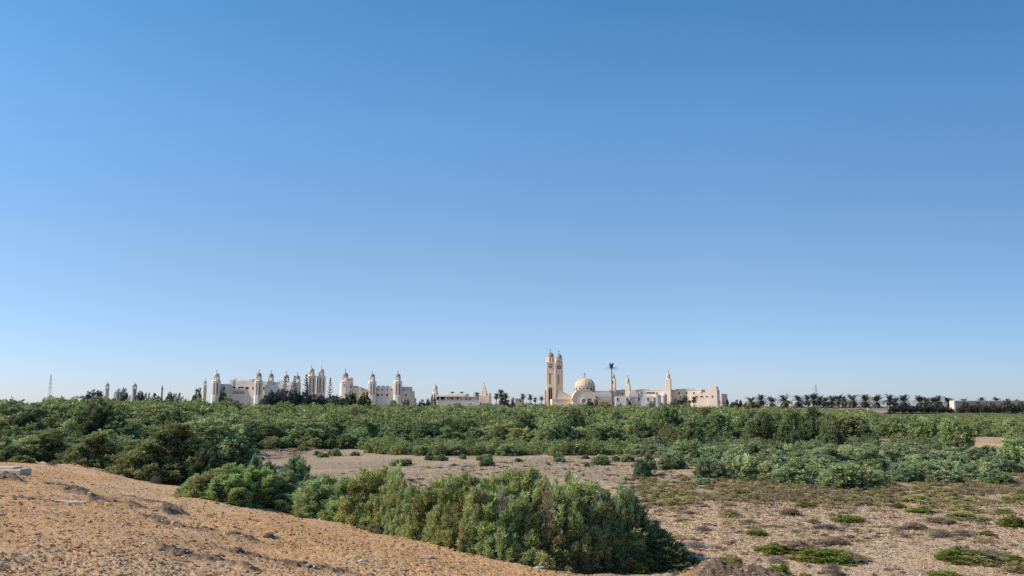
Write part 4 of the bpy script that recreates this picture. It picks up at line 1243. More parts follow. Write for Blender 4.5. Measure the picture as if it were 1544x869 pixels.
windows(cw, Yb, [(940, 942, 592, 595), (990, 992, 592, 595), (1021, 1023, 592, 595), (1031, 1033, 592, 595), (1041, 1043, 592, 595)], xf=xf)
windows(cw, Yb, [(976, 988, 591.4, 593.6)], 'darkred', xf=xf)
bell_tower(cw, Yb - 5, 932.5, 6.2, 571, 567.5, 563, 560.4, lw=4.6, square=True, free=False, xf=xf, solid=True)
bell_tower(cw, Yb - 5, 953.6, 6.4, 580, 574.5, 569, 565.6, lw=5.2, square=True, free=False, xf=xf)
bell_tower(cw, Yb - 5, 1011.8, 6.4, 572, 567.5, 562.8, 559.6, lw=4.9, square=True, free=False, xf=xf, solid=True)
for a, b, t in ((925.4, 929.6, 577), (1004.6, 1009, 577.5)):
    mb = MB(); block(mb, Yb, a, b, t, 7, dy=-6.5); mb.build('stair_block', M['cream'], cw, xf=xf)
for pc in (932.5, 1011.8):
    windows(cw, Yb - 5 - 1.57, [(pc - .7, pc + .7, 573.5, 577.5)], xf=xf)
# crenellated end wing
mb = MB(); block(mb, Yb - 8, 1049, 1086, 594.5, 22); merlons(mb, Yb - 8, 1049, 1070, 594.5, 4, 2.4); merlons(mb, Yb - 8, 1081, 1087, 594.5, 2, 2.0)
mb.build('end_wing', M['pink'], cw, xf=xf)
mb = MB(); block(mb, Yb - 9, 1068.5, 1081, 588.5, 9); block(mb, Yb - 8, 1070.5, 1079.5, 583.8, 7); merlons(mb, Yb - 9, 1068.5, 1081, 588.5, 5, 1.6); merlons(mb, Yb - 8, 1070.5, 1079.5, 583.8, 3, 1.6)
mb.build('crown_tower', M['pink'], cw, xf=xf)
windows(cw, Yb - 8, [(1050.5, 1053.5, 597.5, 599.5), (1057.5, 1061, 597.5, 599.5), (1065, 1068.5, 597.5, 599.5), (1082.5, 1084, 605, 608)], 'darkred', 'pink', xf=xf)
windows(cw, Yb - 9, [(1073.5, 1075.5, 597, 600)], 'dark', 'pink', xf=xf)

Yw = 575.0
wb = empty('guest_house', (X(960, Yw), Yw, 0), 'low white guest house with a curved gable in front of cell block', 'monastery building')
YAW[wb.name] = -6
mb = MB(); block(mb, Yw, 928, 986, 598, 16); block(mb, Yw, 959, 975, 590.5, 10, dy=1.5)
mb.prism([P2(Yw, 948, 598.1), P2(Yw, 962, 598.1), P2(Yw, 962, 593.5)] + arc(X(955, Yw), Z(593.5, Yw), 5 * Yw / FP, 0, math.pi, 10)[1:-1] + [P2(Yw, 948, 593.5)], Yw - .6, Yw + 8)
merlons(mb, Yw, 928, 948, 598, 5, 1.2)
mb.build('wall', M['white'], wb)
windows(wb, Yw, [(930.5, 932.7, 600, 604.5), (944.5, 946.7, 600, 604.5), (962.3, 965, 600, 604.5), (976, 978, 600, 604.5)], frame='white')
windows(wb, Yw - .6, [(951, 958.8, 600.5, 605.5)], 'lead', 'whitelime')
windows(wb, Yw + 1.5, [(966, 968, 591.5, 594)], frame='white')
MB().lathe(X(991, Yw), Yw + 3, [(6 * Yw / FP, -1), (6 * Yw / FP, Z(598, Yw)), (6.3 * Yw / FP, Z(597.6, Yw)), (6.3 * Yw / FP, Z(596, Yw)), (5 * Yw / FP, Z(595.9, Yw))], 20).build('round_turret', M['grey'], wb)
ck = empty('domed_chapel', (X(1001, Yw), Yw + 12, 0), 'small chapel with white dome on pink drum beside guest house turret', 'chapel')
Yk = Yw + 12; r = 5 * Yk / FP
MB().lathe(X(1001, Yk), Yk, [(r, -1), (r, Z(598, Yk)), (r * 1.06, Z(597.8, Yk)), (r * 1.06, Z(597, Yk))], 20).build('drum', M['pink'], ck)
MB().lathe(X(1001, Yk), Yk, [(r, Z(597, Yk) + .002)] + [(r * math.cos(t), Z(597, Yk) + r * .8 * math.sin(t)) for t in [math.pi / 2 * q / 8 for q in range(8)]] + [(.05, Z(597, Yk) + r * .8)], 20).build('dome', M['whitelime'], ck, smooth=True)

# ---------- left cluster
Yl = 650.0
lb = empty('monastery_wing', (X(380, Yl), Yl, 0), 'long greyish wing with rounded balconies and three domed corner towers', 'monastery building')
YAW[lb.name] = -7
mb = MB(); block(mb, Yl, 317, 341, 579, 16); block(mb, Yl, 340, 377, 574.3, 20, dy=3); block(mb, Yl, 376, 440, 576.5, 18, dy=1.5); block(mb, Yl, 400, 441, 580.5, 14, dy=-1)
block(mb, Yl, 340.5, 345.5, 573, 6, dy=2.5); block(mb, Yl, 371.5, 376.5, 571.8, 6, dy=2.5)
merlons(mb, Yl, 344, 352, 573, 1, 3.0, dy=4); merlons(mb, Yl, 394, 402, 576.5, 2, 2, dy=1.5)
mb.build('wall', M['grey'], lb)
mb = MB(); mb.box(X(352, Yl), X(371, Yl), Yl + 8, Yl + 18, Z(574.3, Yl) + .002, Z(571.9, Yl)); mb.box(X(414, Yl), X(426, Yl), Yl + 6, Yl + 13, Z(576.5, Yl) + .002, Z(573.9, Yl)); mb.build('roof_slab', M['whitelime'], lb)
windows(lb, Yl + 3, [(343, 351.5, 583.3, 587.2), (356, 365, 583.3, 587.2), (367.5, 373, 583.6, 587.4), (375, 376.8, 583.6, 587.6)], frame='grey')
windows(lb, Yl, [(325.3, 328.2, 583.5, 587.2)], frame='grey'); windows(lb, Yl + 1.5, [(379, 381.2, 583.8, 587.6), (396, 398.5, 583.8, 587.6)], frame='grey')
windows(lb, Yl + 3, [(345, 366, 590.2, 594)], 'lead', 'grey')
for a, b in ((342.5, 352), (355.5, 365.5)):
    c = X((a + b) / 2, Yl); r = (b - a) / 2 * Yl / FP
    MB().lathe(c, Yl + 3.0, [(r * .9, Z(588.3, Yl)), (r, Z(588, Yl)), (r, Z(585.6, Yl)), (r * .94, Z(585.6, Yl))], 20, sy=.55).build('balcony', M['grey'], lb)
bell_tower(lb, Yl - 3, 322.4, 12, 573.5, 566.8, 562.5, 557.6, 'grey', 'cream', lw=8.6, free=False, strip=True)
bell_tower(lb, Yl - 3, 389.6, 11, 573.5, 567, 562.2, 557, 'grey', 'cream', 'domed', lw=8, free=False, strip=True)
bell_tower(lb, Yl + 10, 383.2, 7, 573, 568.6, 566, 561.6, 'grey', lw=5.4, free=False)
bell_tower(lb, Yl + 2, 407.4, 11.5, 575.5, 568.2, 563.4, 558, 'grey', 'cream', 'domed', lw=8, free=False)
bell_tower(lb, Yl + 12, 429, 11, 576, 570, 565.2, 560.4, 'grey', 'cream', 'domed', lw=8.4, free=False)
bell_tower(lb, Yl + 12, 446.6, 10, 577, 571, 566.2, 561.4, 'grey', 'cream', 'domed', lw=8, free=False)

for k, (pc, w, a, b, c, d, lab, bd, lw_, Yt) in enumerate([
    (468.0, 12.5, 566.2, 560, 555, 550.8, 'first of the paired cream bell towers between the conifers and the grey chapel', 'cream', 8.6, 660),
    (483.2, 12.5, 567.2, 560.8, 556, 552.2, 'second of paired cream bell towers, the one nearer the grey chapel', 'cream', 8.0, 662),
    (307.3, 5.2, 582, 576.8, 574, 570.8, 'slim little pinkish bell tower just outside the long grey wing', 'pink', 4.4, 640),
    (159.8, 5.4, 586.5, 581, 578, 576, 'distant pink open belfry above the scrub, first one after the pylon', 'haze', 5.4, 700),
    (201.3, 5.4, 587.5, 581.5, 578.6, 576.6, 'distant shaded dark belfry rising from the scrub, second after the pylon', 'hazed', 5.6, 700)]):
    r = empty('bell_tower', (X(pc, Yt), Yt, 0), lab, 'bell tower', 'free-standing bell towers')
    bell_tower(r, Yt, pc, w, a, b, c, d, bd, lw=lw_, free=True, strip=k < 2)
r = empty('minaret_chimney', (X(243, 700), 700, 0), 'thin dark chimney sticking up beyond the scrub near the shaded belfry', 'chimney')
MB().lathe(X(243, 700), 700, [(.9, -1), (.8, Z(586, 700)), (1.1, Z(585.8, 700)), (1.1, Z(585, 700)), (.5, Z(584.9, 700)), (.4, Z(582, 700)), (.05, Z(580.8, 700))], 10).build('shaft', M['domed'], r)

Yc = 645.0
gc = empty('chapel', (X(522, Yc), Yc, 0), 'grey octagonal chapel tower with an ornate lantern dome and tan annexe', 'chapel')
YAW[gc.name] = -8
bell_tower(gc, Yc, 519.4, 14.5, 574.5, 568, 562, 556.2, 'grey', 'tan', 'domed', lw=9.2, free=False)
mb = MB(); mb.lathe(X(526, Yc + 5), Yc + 5, [(4.4 * Yc / FP, -1), (4.4 * Yc / FP, Z(571.5, Yc)), (3.4 * Yc / FP, Z(569.5, Yc)), (1.5 * Yc / FP, Z(568.4, Yc))], 10); mb.build('apse', M['tan'], gc)
mb = MB(); block(mb, Yc, 524, 541, 585, 14, dy=1); block(mb, Yc, 528.5, 533.5, 581.6, 8, dy=2); block(mb, Yc, 538.5, 540.8, 583.7, 6, dy=2); mb.build('annexe', M['tan'], gc)
MB().box(X(540, Yc), X(556, Yc), Yc + 8, Yc + 20, -1, Z(588.6, Yc)).build('side_wall', M['grey'], gc)
MB().box(X(543, Yc), X(556, Yc), Yc + 9, Yc + 19, Z(588.6, Yc) + .002, Z(586.8, Yc)).build('roof', M['whitelime'], gc)
windows(gc, Yc - 7.3 * Yc / FP, [(518, 520.6, 579, 582.5)], 'lead', 'grey')

Yr = 630.0
rb = empty('monastery_wing', (X(588, Yr), Yr, 0), 'grey wing with scalloped parapet between two bell towers, small square windows', 'monastery building')
YAW[rb.name] = -8
mb = MB(); block(mb, Yr, 556, 608, 583.2, 16); merlons(mb, Yr, 566, 594.5, 583.2, 4, 1.9); mb.build('wall', M['grey'], rb)
mb = MB(); block(mb, Yr, 604, 615, 583.4, 12, dy=1.5); block(mb, Yr, 606, 620.5, 589.5, 12, dy=-1.5); block(mb, Yr, 618, 624, 600, 10, dy=-1); mb.build('stepped_annexe', M['tan'], rb)
windows(rb, Yr, [(567, 568.6, 586.8, 589), (575, 576.6, 586.8, 589), (583, 584.6, 586.8, 589), (589.5, 591, 586.8, 589), (562, 565, 594.2, 597.3), (567.5, 570.5, 594.2, 597.3), (574.2, 576.2, 594.2, 597.3), (582, 585, 594.2, 597.3), (594, 598.4, 594.2, 597.3)], frame='grey')
windows(rb, Yr - 1.5, [(612, 614, 594, 597.5)], frame='tan')
bell_tower(rb, Yr - 2, 560, 11.8, 574.2, 567.6, 563.8, 559.4, 'grey', 'pink', 'domed', lw=7.9, free=False, strip=True)
bell_tower(rb, Yr - 2, 600, 11.8, 574.2, 567.6, 563.6, 559.2, 'grey', 'pink', 'domed', lw=7.9, free=False, strip=True)

Yg = 560.0
hb = empty('farm_house', (X(685, Yg), Yg, 0), 'low long house with a pale flat roof, shaded porch and small belfry', 'house')
YAW[hb.name] = -8
mb = MB(); block(mb, Yg, 658, 700, 598.5, 14); block(mb, Yg, 698, 719, 599, 12, dy=-2); mb.build('wall', M['pink'], hb)
mb = MB(); mb.box(X(656, Yg), X(702, Yg), Yg - 3, Yg + 15, Z(598.4, Yg), Z(596.6, Yg)); mb.box(X(674, Yg), X(702, Yg), Yg + 1, Yg + 13, Z(596.6, Yg) + .002, Z(593.8, Yg)); mb.box(X(697.4, Yg), X(719.6, Yg), Yg - 2.6, Yg + 11, Z(599, Yg) + .002, Z(597.9, Yg)); mb.build('roof', M['cream'], hb)
mb = MB().box(X(658, Yg), X(672, Yg), Yg - .1, Yg + .1, Z(603, Yg), Z(598.6, Yg)); mb.build('porch_shade', M['dark'], hb)  # dark panel on the wall standing in for the porch shade
for a in (664, 672.5): MB().box(X(a, Yg) - .3, X(a, Yg) + .3, Yg - 2.6, Yg - 2, -1, Z(598.5, Yg)).build('post', M['pink'], hb)
windows(hb, Yg, [(680, 683, 599.5, 602.4), (688.5, 691, 599.5, 602.4)], frame='pink'); windows(hb, Yg - 2, [(703, 705, 600.3, 603.3), (708.5, 711, 600.3, 603.3)], frame='cream')
for a in (678.5, 693):
    mb = MB(); mb.lathe(X(a, Yg), Yg + 7, [(.2, Z(593.8, Yg)), (.2, Z(592.6, Yg)), (1.3, Z(592.5, Yg)), (1.3, Z(590.9, Yg)), (.2, Z(590.7, Yg))], 10); mb.build('water_tank', M['cross'], hb)
bell_tower(hb, Yg + 4, 654.3, 8.2, 591.5, 586.3, 581, 578.8, 'cream', 'cream', lw=6.6, free=False)
wl = empty('courtyard_wall', (X(690, Yg), Yg - 12, 0), 'low grey courtyard wall in front of the low long house', 'wall')
mb = MB(); block(mb, Yg - 12, 660, 722, 603.8, .5); mb.build('wall', M['grey'], wl)
mb = MB(); mb.box(X(660, Yg - 12) - .1, X(722, Yg - 12) + .1, Yg - 12.1, Yg - 11.4, Z(603.9, Yg - 12), Z(603.3, Yg - 12)); mb.build('coping', M['cream'], wl)

Ys = 570.0
st = empty('stepped_tower', (X(730, Ys), Ys, 0), 'tan stepped tower ending in a thin spire and cross', 'tower')
YAW[st.name] = -10
s1 = Ys / FP
mb = MB(); block(mb, Ys, 723, 738, 596.6, 7); mb.build('base', M['tan'], st)
mb = MB(); block(mb, Ys, 731.5, 737.5, 593, 5, dy=1); mb.build('annexe', M['tan'], st)
cx = X(728.6, Ys)
mb = MB().lathe(cx, Ys + 3, [(3.7 * s1 * 1.41, Z(597, Ys)), (3.5 * s1 * 1.41, Z(589, Ys)), (2.6 * s1 * 1.41, Z(588.6, Ys)), (2.1 * s1 * 1.41, Z(583, Ys)), (1.4 * s1 * 1.41, Z(582.6, Ys))], 4, math.pi / 4); mb.build('shaft', M['tan'], st)
MB().lathe(cx, Ys + 3, [(1.3 * s1, Z(582.7, Ys)), (.9 * s1, Z(580.6, Ys)), (.3, Z(579.6, Ys))], 10).build('spire', M['dome'], st)
cross_mb(MB(), cx, Ys + 3, Z(580, Ys), Z(576.6, Ys)).build('cross', M['cross'], st)
windows(st, Ys + 1, [(732.5, 734, 594, 597)], frame='tan')

Yh = 560.0
hh_ = empty('hut', (X(783, Yh), Yh, 0), 'small square tan hut among the palms left of church towers', 'hut')
mb = MB(); block(mb, Yh, 776.5, 790, 601.8, 6); mb.build('wall', M['tan'], hh_)
mb = MB(); mb.box(X(776, Yh), X(790.5, Yh), Yh - .3, Yh + 6.3, Z(601.9, Yh), Z(601, Yh)); mb.build('roof', M['cream'], hh_)
windows(hh_, Yh, [(783.5, 785.5, 604, 606.6)], 'darkred', 'tan')

# ---------- right: brick hall, walls
Yn = 470.0
bh = empty('brick_hall', (X(1500, Yn), Yn, 0), 'long tan brick hall behind dark trees with a lit pale end', 'hall')
mb = MB(); block(mb, Yn, 1441, 1640, 605.4, 5); mb.build('wall', M['brick'], bh)
mb = MB(); mb.box(X(1440.4, Yn), X(1640, Yn), Yn - .25, Yn + 5.3, Z(605.4, Yn) + .001, Z(604.3, Yn)); mb.build('parapet', M['cream'], bh)
mb = MB(); block(mb, Yn, 1438.3, 1441, 604.6, 5, dy=-.4, ybase=625); block(mb, Yn, 1434, 1438.4, 616.6, 3, dy=.3); mb.build('end_wall', M['pink'], bh)
windows(bh, Yn, [(1458, 1461, 609, 612), (1482, 1485, 609, 612), (1508, 1511, 609, 612), (1534, 1537, 609.5, 612.5)], frame='brick')
Yq = 500.0
bw = empty('boundary_wall', (X(1250, Yq), Yq, 0), 'long low tan boundary wall under the palm row', 'wall')
mb = MB(); block(mb, Yq, 1188, 1345, 616.2, .5); mb.build('wall', M['tan'], bw)
for a in (1206, 1301, 1308.5):
    mb = MB(); block(mb, Yq, a - 1, a + 1, 615.2, 1.2, dy=-.4); mb.build('gate_post', M['whitelime'], bw)
mb = MB(); block(mb, Yq, 1188, 1345, 615.8, .8, ybase=616.3, dy=-.15); mb.build('coping', M['cream'], bw)


# ------------------------------------------------------------------ palms and far trees
def palm_meshes(seed):
    r = random.Random(seed); mb = MB()
    H = 7.2
    prof = []
    for k in range(13):
        z = H * k / 12
        prof += [(.30 - .06 * k / 12, z - (.3 if k == 0 else 0)), (.35 - .06 * k / 12, z + .28)]
    mb.lathe(0, 0, prof, 9)
    me = bpy.data.meshes.new('trunk'); me.from_pydata(mb.v, [], mb.f); me.update(); me.materials.append(M['palmbark'])
    V = []; F = []; T = []
    for k in range(64):
        a = r.uniform(0, 6.283); e0 = r.uniform(-.7, 1.5); ln = r.uniform(2.6, 3.7) * (1 if e0 > -.3 else .8)
        p = Vector((0, 0, H + r.uniform(-.1, .35))); el = e0; pts = [p]
        for s_ in range(7):
            p = p + Vector((math.cos(a) * math.cos(el), math.sin(a) * math.cos(el), math.sin(el))) * ln / 7; el -= r.uniform(.10, .20); pts.append(p)
        sd = Vector((-math.sin(a), math.cos(a), 0)); tt = r.uniform(.2, .8) * (.5 if e0 < -.2 else 1)
        for q in range(1, 7):
            w_ = .75 * math.sin(math.pi * (q + .6) / 8)
            dirv = (pts[q + 1] - pts[q]).normalized()
            for s1 in (-1, 1):
                for u in range(3):
                    b0 = pts[q].lerp(pts[q + 1], u / 3)
                    tip = b0 + sd * s1 * w_ * r.uniform(.8, 1.1) + dirv * .35 + Vector((0, 0, -.18 * r.random()))
                    i = len(V); V += [b0, b0 + dirv * .16, tip]; F.append((i, i + 1, i + 2)); T += [tt, tt, tt + .1]
            i = len(V); V += [pts[q - 1], pts[q] + sd * .05, pts[q] - sd * .05]; F.append((i, i + 1, i + 2)); T += [tt] * 3
    cme = np_mesh('crown', np.array([tuple(v) for v in V]), np.array(F), np.clip(np.array(T), 0, 1)); cme.materials.append(M['frond'])
    return me, cme


PALM = [palm_meshes(900 + k) for k in range(4)]


def palm(px, ytop, Yp, wpx, label, group, k=0, color=(1, 1, 1), hz=None):
    x = X(px, Yp); s_ = wpx * Yp / FP / 6.0
    top = Z(ytop, Yp)
    r = empty('palm_tree', (x, Yp, 0), label, 'palm', group)
    tr = link('trunk', PALM[k % 4][0], None, r); cr = link('crown', PALM[k % 4][1], None, r)
    Hc = top - 2.2 * s_                                    # crown base height
    tr.scale = (s_ * 1.05, s_ * 1.05, Hc / 7.2)
    cr.scale = (s_, s_, s_); cr.location.z = Hc - 7.2 * s_
    r.rotation_euler = (.05 * math.sin(k * 2.1 + px), .05 * math.cos(k * 1.7 + px), k * 1.3)
    cr.color = (*color, 1)
    return r


ROW = [(1132, 600, 15, (1.6, 1.5, .9)), (1148, 597.5, 14, 0), (1164, 600.5, 14, 0), (1184, 597, 17, 0), (1205, 598, 17, 0), (1219, 597.5, 13, 0), (1227, 595.8, 16, 0), (1236, 598, 13, 0),
       (1244.5, 600, 13, 0), (1254, 599, 14, 0), (1265, 597.2, 14, 0), (1272, 600, 13, 0), (1286.5, 596.4, 17, 0), (1305, 597.4, 17, 0), (1324, 598.4, 16, 0), (1342.6, 596.6, 15, 0), (1350, 601, 13, 0),
       (1362.5, 597.5, 18, 0), (1386.5, 599.8, 15, 0), (1398, 600.4, 14, 0), (1409, 601, 14, 0), (1415.5, 599, 14, 0), (1432, 601, 14, 0)]
for i, (px, yt, wp, c) in enumerate(ROW):
    palm(px, yt - .6, 515 + (i * 37 % 11) * 2, wp * 1.5, 'date palm in the row along the boundary wall, %s counted from the monastery end' % ORD[i], 'date palms in the row along the wall', i, c or (1, 1, 1))
for i, (px, yt, wp) in enumerate([(1455, 601.5, 15), (1481, 600.4, 15), (1503, 600.2, 14), (1520, 601.5, 12), (1535, 603, 14)]):
    palm(px, yt, 520, wp, 'palm crown showing over the brick hall roof, %s from the lit end' % ORD[i], 'palms behind the brick hall', i)
for i, (px, yt, wp, lab) in enumerate([(748, 594, 11, 'palm beside the stepped tower, smallest of the centre clump'), (756, 588.5, 15, 'tallest palm of the clump between stepped tower and hut'),
                                       (763, 593, 12, 'palm of the clump nearest the tan hut'), (788, 594, 11, 'palm rising directly behind the tan hut'), (800, 595.4, 11, 'palm midway between the tan hut and the church towers'),
                                       (806, 600, 9, 'low palm next to the midway palm by the church'), (817.5, 597.8, 9, 'palm closest to the church twin towers'), (720, 591.6, 12, 'palm behind the house roof next to stepped tower'),
                                       (1046, 599, 12, 'grey palm beside the round tree below the cell block')]):
    palm(px, yt, 610 if px == 720 else 545, wp, lab, None, i + 1, (.85, .9, .95))

# the mast dressed as a palm
Ym = 545.0; x = X(923.2, Ym); sm_ = Ym / FP
r = empty('palm_mast', (x, Ym, 0), 'very tall straight dark palm mast rising beside the church', 'mast')
MB().lathe(x, Ym, [(1.15 * sm_, -1), (.95 * sm_, Z(590, Ym)), (.75 * sm_, Z(557, Ym)), (.5 * sm_, Z(553, Ym))], 12).build('trunk', M['palmbark'], r)
mb = MB(); rr_ = random.Random(4)
zc = Z(556.5, Ym)
mb.lathe(x, Ym, [(.7 * sm_, Z(558, Ym)), (2.1 * sm_, Z(553.5, Ym)), (2.5 * sm_, Z(550.5, Ym)), (1.2 * sm_, Z(549.5, Ym))], 10)
for k in range(16):
    a = 2 * math.pi * k / 16; rr2 = rr_.uniform(2.6, 4.4) * sm_
    mb.bar((x + math.cos(a) * 1.0 * sm_, Ym + math.sin(a) * sm_, zc), (x + math.cos(a) * rr2, Ym + math.sin(a) * rr2, Z(rr_.uniform(547, 549.5), Ym)), .45 * sm_, 4, .3 * sm_)
mb.build('antenna_crown', M['cross'], r)
for k in range(14):
    a = 2 * math.pi * k / 14 + .15; mb = MB(); e = rr_.uniform(-.1, .5); p = Vector((x, Ym, Z(555.5, Ym)))
    for s_ in range(5):
        q = p + Vector((math.cos(a) * math.cos(e), math.sin(a) * math.cos(e), math.sin(e))) * 2.1 * sm_
        mb.bar(p, q, .16 * sm_, 4, .14 * sm_)
        for s1 in (-1, 1): mb.bar(q, q + Vector((-math.sin(a) * s1 * .8 + math.cos(a) * .6, math.cos(a) * s1 * .8 + math.sin(a) * .6, -.5)) * sm_, .08 * sm_, 3, .03)
        p = q; e -= .22
    mb.build('frond', M['palmbark'], r)

FART = [proto('crown', k, 'far', seed=700 + k, n_pl=150, n_sp=12, n_lf=3, ll=.06, lw=.015, pl=.18, pr=.08, lobes=10, up=.4, lift=.15, core=.5) for k in range(3)]
FARS = [proto('crown', k, 'far', seed=720 + k, n_pl=80, n_sp=12, n_lf=3, ll=.07, lw=.010, pl=.26, pr=.06, lobes=7, up=.8, lift=.25, core=0, depth=.3) for k in range(3)]


def araucaria(seed):
    r = random.Random(seed); V = []; F = []; T = []
    z = .12
    while z < 1.0:
        R_ = .5 * (1 - z) ** .72 + .02
        for k in range(9):
            a = r.uniform(0, 6.28); L_ = R_ * r.uniform(.75, 1.05)
            for q in range(7):
                f = (q + .6) / 7
                p = Vector((math.cos(a) * L_ * f, math.sin(a) * L_ * f, z + .05 * f * f))
                for s1 in (-1, 1, 0):
                    d = Vector((math.cos(a + s1 * 1.1), math.sin(a + s1 * 1.1), .35)) * .055
                    sd = Vector((-math.sin(a), math.cos(a), .25)) * .014
                    i = len(V); V += [p - sd, p + sd, p + d]; F.append((i, i + 1, i + 2)); T += [.25 + .3 * f] * 3
        z += .062 + .02 * (1 - z)
    me = np_mesh('crown', np.array([tuple(v) for v in V]), np.array(F), np.array(T)); me.materials.append(M['far'])
    return me


ARAU = [araucaria(k) for k in range(2)]
tmb = MB().bar((0, 0, -.02), (0, 0, .97), .022, 7, .006); ATR = bpy.data.meshes.new('trunk'); ATR.from_pydata(tmb.v, [], tmb.f); ATR.materials.append(M['bark'])


def ftree(px, ytop, Yt, wpx, label, kind='round', group=None, color=(1, 1, 1), name='tree', k=0):
    x = X(px, Yt); H = Z(ytop, Yt); W = wpx * Yt / FP
    nm = {'round': 'tree', 'sparse': 'tree', 'pine': 'conifer'}[kind]
    r = empty(nm, (x, Yt, 0), label, nm, group); r.scale = (W, W, H); r.rotation_euler.z = k * 1.7 + px
    me = {'round': FART, 'sparse': FARS, 'pine': ARAU}[kind]; me = me[k % len(me)]
    c = link('crown', me, None, r); link('trunk', ATR if kind == 'pine' else TRUNK[k % 3], None, r)
    c.color = (*color, 1)


blue = (.95, 1.05, 1.35)  # distance haze put into the leaf colour as a blue tint
for i, (px, yt, wp, lab) in enumerate([(428.5, 570, 13, 'dark conifer in front of the long wing, first of the four'), (443, 569, 12, 'dark conifer between the long wing and paired towers, second of four'),
                                       (461, 567, 15, 'wide tiered conifer just before the paired cream towers'), (497, 572, 11, 'slim pointed conifer between the paired towers and grey chapel')]):
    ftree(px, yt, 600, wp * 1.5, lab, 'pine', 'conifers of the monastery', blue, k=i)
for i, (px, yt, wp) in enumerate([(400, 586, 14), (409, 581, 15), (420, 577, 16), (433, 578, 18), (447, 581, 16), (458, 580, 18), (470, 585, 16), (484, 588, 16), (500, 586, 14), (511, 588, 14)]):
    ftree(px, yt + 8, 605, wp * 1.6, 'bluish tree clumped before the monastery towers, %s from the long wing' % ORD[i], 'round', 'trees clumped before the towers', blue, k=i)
for i, (px, yt, wp, Yt, kind, c, lab) in enumerate([
    (335, 580.5, 12, 620, 'round', (.9, 1.3, .9), 'green tree covering the corner of the long grey wing'),
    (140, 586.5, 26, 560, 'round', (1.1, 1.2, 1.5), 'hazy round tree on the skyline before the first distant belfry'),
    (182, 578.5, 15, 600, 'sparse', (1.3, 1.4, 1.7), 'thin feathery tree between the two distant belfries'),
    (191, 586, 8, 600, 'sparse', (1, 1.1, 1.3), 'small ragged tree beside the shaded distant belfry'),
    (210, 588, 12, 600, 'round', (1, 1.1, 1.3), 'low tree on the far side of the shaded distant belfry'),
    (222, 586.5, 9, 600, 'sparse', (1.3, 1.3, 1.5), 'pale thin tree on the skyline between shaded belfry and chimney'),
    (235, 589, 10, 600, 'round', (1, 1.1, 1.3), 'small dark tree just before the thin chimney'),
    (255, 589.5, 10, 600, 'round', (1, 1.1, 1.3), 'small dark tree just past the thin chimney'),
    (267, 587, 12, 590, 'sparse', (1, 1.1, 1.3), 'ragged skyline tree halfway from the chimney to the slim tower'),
    (297, 583, 20, 330, 'round', (1.1, 1.3, .9), 'dark green tree at the foot of the slim pinkish tower'),
    (527, 592, 30, 330, 'round', (1.0, 1.35, .8), 'dark green tree in front of the grey chapel'),
    (549, 589.5, 26, 330, 'round', (1.0, 1.35, .8), 'tallest dark green tree before grey wing with two towers'),
    (506, 594, 22, 330, 'round', (1.0, 1.3, .8), 'dark green tree below the slim pointed conifer'),
    (594, 599, 14, 600, 'sparse', (1.2, 1.1, 1.1), 'bare greyish tree against the wing with two towers'),
    (612, 599, 14, 600, 'sparse', (1.2, 1.1, 1.0), 'bare greyish tree against the tan stepped annexe'),
    (636, 601, 12, 560, 'round', blue, 'dark tree in the gap before the low long house'),
    (646, 601.5, 10, 560, 'round', (1.1, 1.1, 1.1), 'lighter tree beside the low long house belfry'),
    (654, 590.5, 11, 545, 'sparse', (.9, .9, .9), 'dark ragged tree standing before the low house belfry'),
    (689, 605, 16, 540, 'sparse', (1.6, 1.4, 1.2), 'brownish bush before the courtyard wall'),
    (760, 597, 20, 555, 'round', blue, 'low dark tree under the centre palms'),
    (773, 598, 7, 552, 'round', (.8, .9, 1), 'narrow dark tree touching the tan hut'),
    (889, 599.5, 13, 575, 'round', (1.4, 1.45, 1.3), 'grey green tree before the church round window'),
    (899, 596.5, 9, 572, 'sparse', (1.3, 1.2, 1.1), 'brownish upright tree in front of the grey church roof'),
    (914, 604, 24, 565, 'sparse', (1.6, 1.4, 1.2), 'spreading brown shrub tree before the church aisle wall'),
    (935, 606, 12, 550, 'sparse', (1, 1, 1), 'dark stubby tree before the white guest house'),
    (951, 603.5, 18, 330, 'round', (1.0, 1.35, .8), 'dark green tree below the white guest house gable'),
    (982, 603, 12, 560, 'sparse', (1.3, 1.3, 1.4), 'pale thin tree against the round grey turret'),
    (1013, 602, 12, 560, 'sparse', (1.2, 1.2, 1.2), 'thin tree between the white domed chapel and round tree'),
    (1031, 597.2, 26, 570, 'round', (1.5, 1.6, 1.4), 'round grey green tree standing before the cell block'),
    (1019, 598, 10, 575, 'sparse', (1.3, 1.3, 1.1), 'yellowish thin tree beside the round grey green tree')]):
    if px < 280: yt += 2.5; wp *= 1.7
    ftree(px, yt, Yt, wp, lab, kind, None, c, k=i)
for i, (px, yt, wp) in enumerate([(1092, 606, 8), (1097, 602, 8), (1104, 605, 9), (1110, 601.5, 11), (1117, 603.5, 10), (1124, 606, 10), (1138, 604.5, 11), (1143, 607, 9)]):
    ftree(px, yt, 530, wp, 'dark narrow tree in the hedge past the cell block, %s from its end' % ORD[i], 'round', 'dark trees past the cell block', (.75, .7, .85), k=i)
for i, (px, yt, wp) in enumerate([(1447, 611, 11), (1456, 606, 13), (1467, 609.5, 12), (1476, 605, 14), (1487, 610, 12), (1498, 606, 14), (1508, 609.5, 12), (1518, 602.5, 15), (1530, 608, 13), (1541, 604.5, 14), (1553, 609, 13)]):
    ftree(px, yt, 440, wp * 1.15, 'grey casuarina along the brick hall wall, %s from the lit end' % ORD[i], 'round', 'casuarinas along the brick hall', (1.25, 1.15, 1.05), k=i)
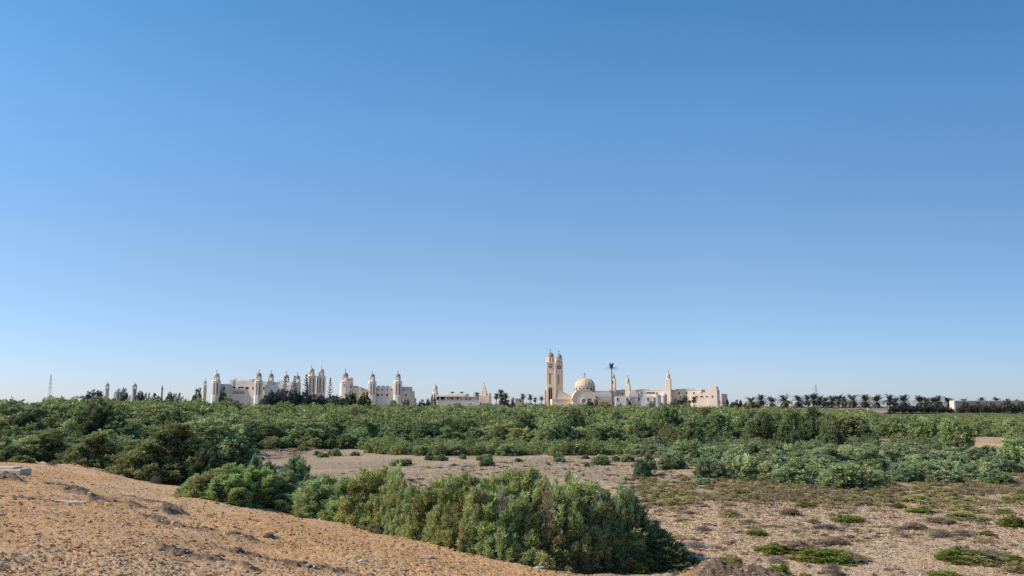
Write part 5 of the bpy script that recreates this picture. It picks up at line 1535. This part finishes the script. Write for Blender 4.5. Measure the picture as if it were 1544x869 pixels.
for i, (px, yt, wp) in enumerate([(1345, 612, 14), (1360, 609, 20), (1376, 611, 18), (1392, 610, 16), (1405, 611.5, 16), (1420, 612, 16), (1432, 614, 12)]):
    ftree(px, yt, 470, wp, 'dark tree under the palm row, %s toward the brick hall' % ORD[i], 'round', 'dark trees under the palm row', (.7, .75, .85), k=i)

# a dark tree line closing the horizon behind the palms and hedges
VV = []; FF = []; TT = []; nb = 0
TL = [(px, 640 + (px * 13 % 40), rs.uniform(611.4, 613.2)) for px in np.arange(1090, 1720, 5.0)] + [(px, 450 + (px * 7 % 12), rs.uniform(620.6, 626.5)) for px in np.arange(1285, 1720, 4.5)] \
   + [(px, 640, rs.uniform(608.5, 611)) for px in np.arange(-300, 330, 6.0)] + [(px, 640, rs.uniform(606, 609)) for px in np.arange(610, 830, 5.0)]
for i, (px, Yt, yt) in enumerate(TL):
    V, F, t = FARV[i % 6]; H = Z(yt, Yt); W = 9.0
    VV.append(V * np.array([W, W, H]) + np.array([X(px, Yt), Yt, 0])); FF.append(F + nb); nb += len(V); TT.append(t * rs.uniform(.6, 1))
o = link('treeline', np_mesh('treeline', np.concatenate(VV), np.concatenate(FF), np.concatenate(TT)), M['far']); tag(o, 'thin dark far treeline closing the horizon behind the palms', kind='stuff'); o.color = (.8, .85, 1.05, 1)


# ------------------------------------------------------------------ pylons and lines
def pylon(px, ytop, Yp, ybase_w, label):
    s_ = Yp / FP; x = X(px, Yp); H = Z(ytop, Yp)
    r = empty('power_pylon', (x, Yp, 0), label, 'pylon', 'power pylons')
    mb = MB(); bw = ybase_w * s_ / 2; t = .22 * s_ * .5
    lv = [0, .25, .45, .6, .72, .84, 1.0]; wv = [1, .72, .5, .36, .30, .22, .05]
    for (a, wa), (b, wb) in zip(list(zip(lv, wv))[:-1], list(zip(lv, wv))[1:]):
        for sx, sy in ((1, 1), (1, -1), (-1, 1), (-1, -1)):
            mb.bar((x + sx * wa * bw, Yp + sy * wa * bw, a * H), (x + sx * wb * bw, Yp + sy * wb * bw, b * H), t)
        for sy in (-1, 1):
            mb.bar((x - wa * bw, Yp + sy * wa * bw, a * H), (x + wb * bw, Yp + sy * wb * bw, b * H), t * .6); mb.bar((x + wa * bw, Yp + sy * wa * bw, a * H), (x - wb * bw, Yp + sy * wb * bw, b * H), t * .6)
    mb.build('lattice', M['steel'], r)
    tips = []
    for z, l in ((.60, 4.0), (.72, 3.4), (.84, 2.6)):
        am = MB()
        for s1 in (-1, 1):
            tip = (x + s1 * l * s_, Yp, z * H + .1 * s_)
            am.bar((x, Yp, z * H), tip, t); am.bar((x, Yp, (z + .05) * H), tip, t * .7); tips.append(tip)
        am.build('arm', M['steel'], r)
    return tips


T1 = pylon(73.5, 564.5, 1500, 6.5, 'tall grey lattice power pylon far off above the scrub')
T2 = pylon(1231.6, 580, 1700, 5.5, 'smaller grey lattice power pylon behind the palm row')
T0 = [(x_ - 700, y_ + 250, z_ - 6) for x_, y_, z_ in T2]
for k in (0, 2, 4):
    p = Vector(T2[k]); q = Vector(T0[k]); mb = MB(); prev = p
    for s_ in range(1, 17):
        f = s_ / 16; c = p.lerp(q, f) + Vector((0, 0, -7 * 4 * f * (1 - f))); mb.bar(prev, c, .09, 3); prev = c
    o = mb.build('power_line', M['steel']); tag(o, 'thin power line running from the %s arm of the smaller pylon' % {0: 'lowest', 2: 'middle', 4: 'top'}[k], 'power line')
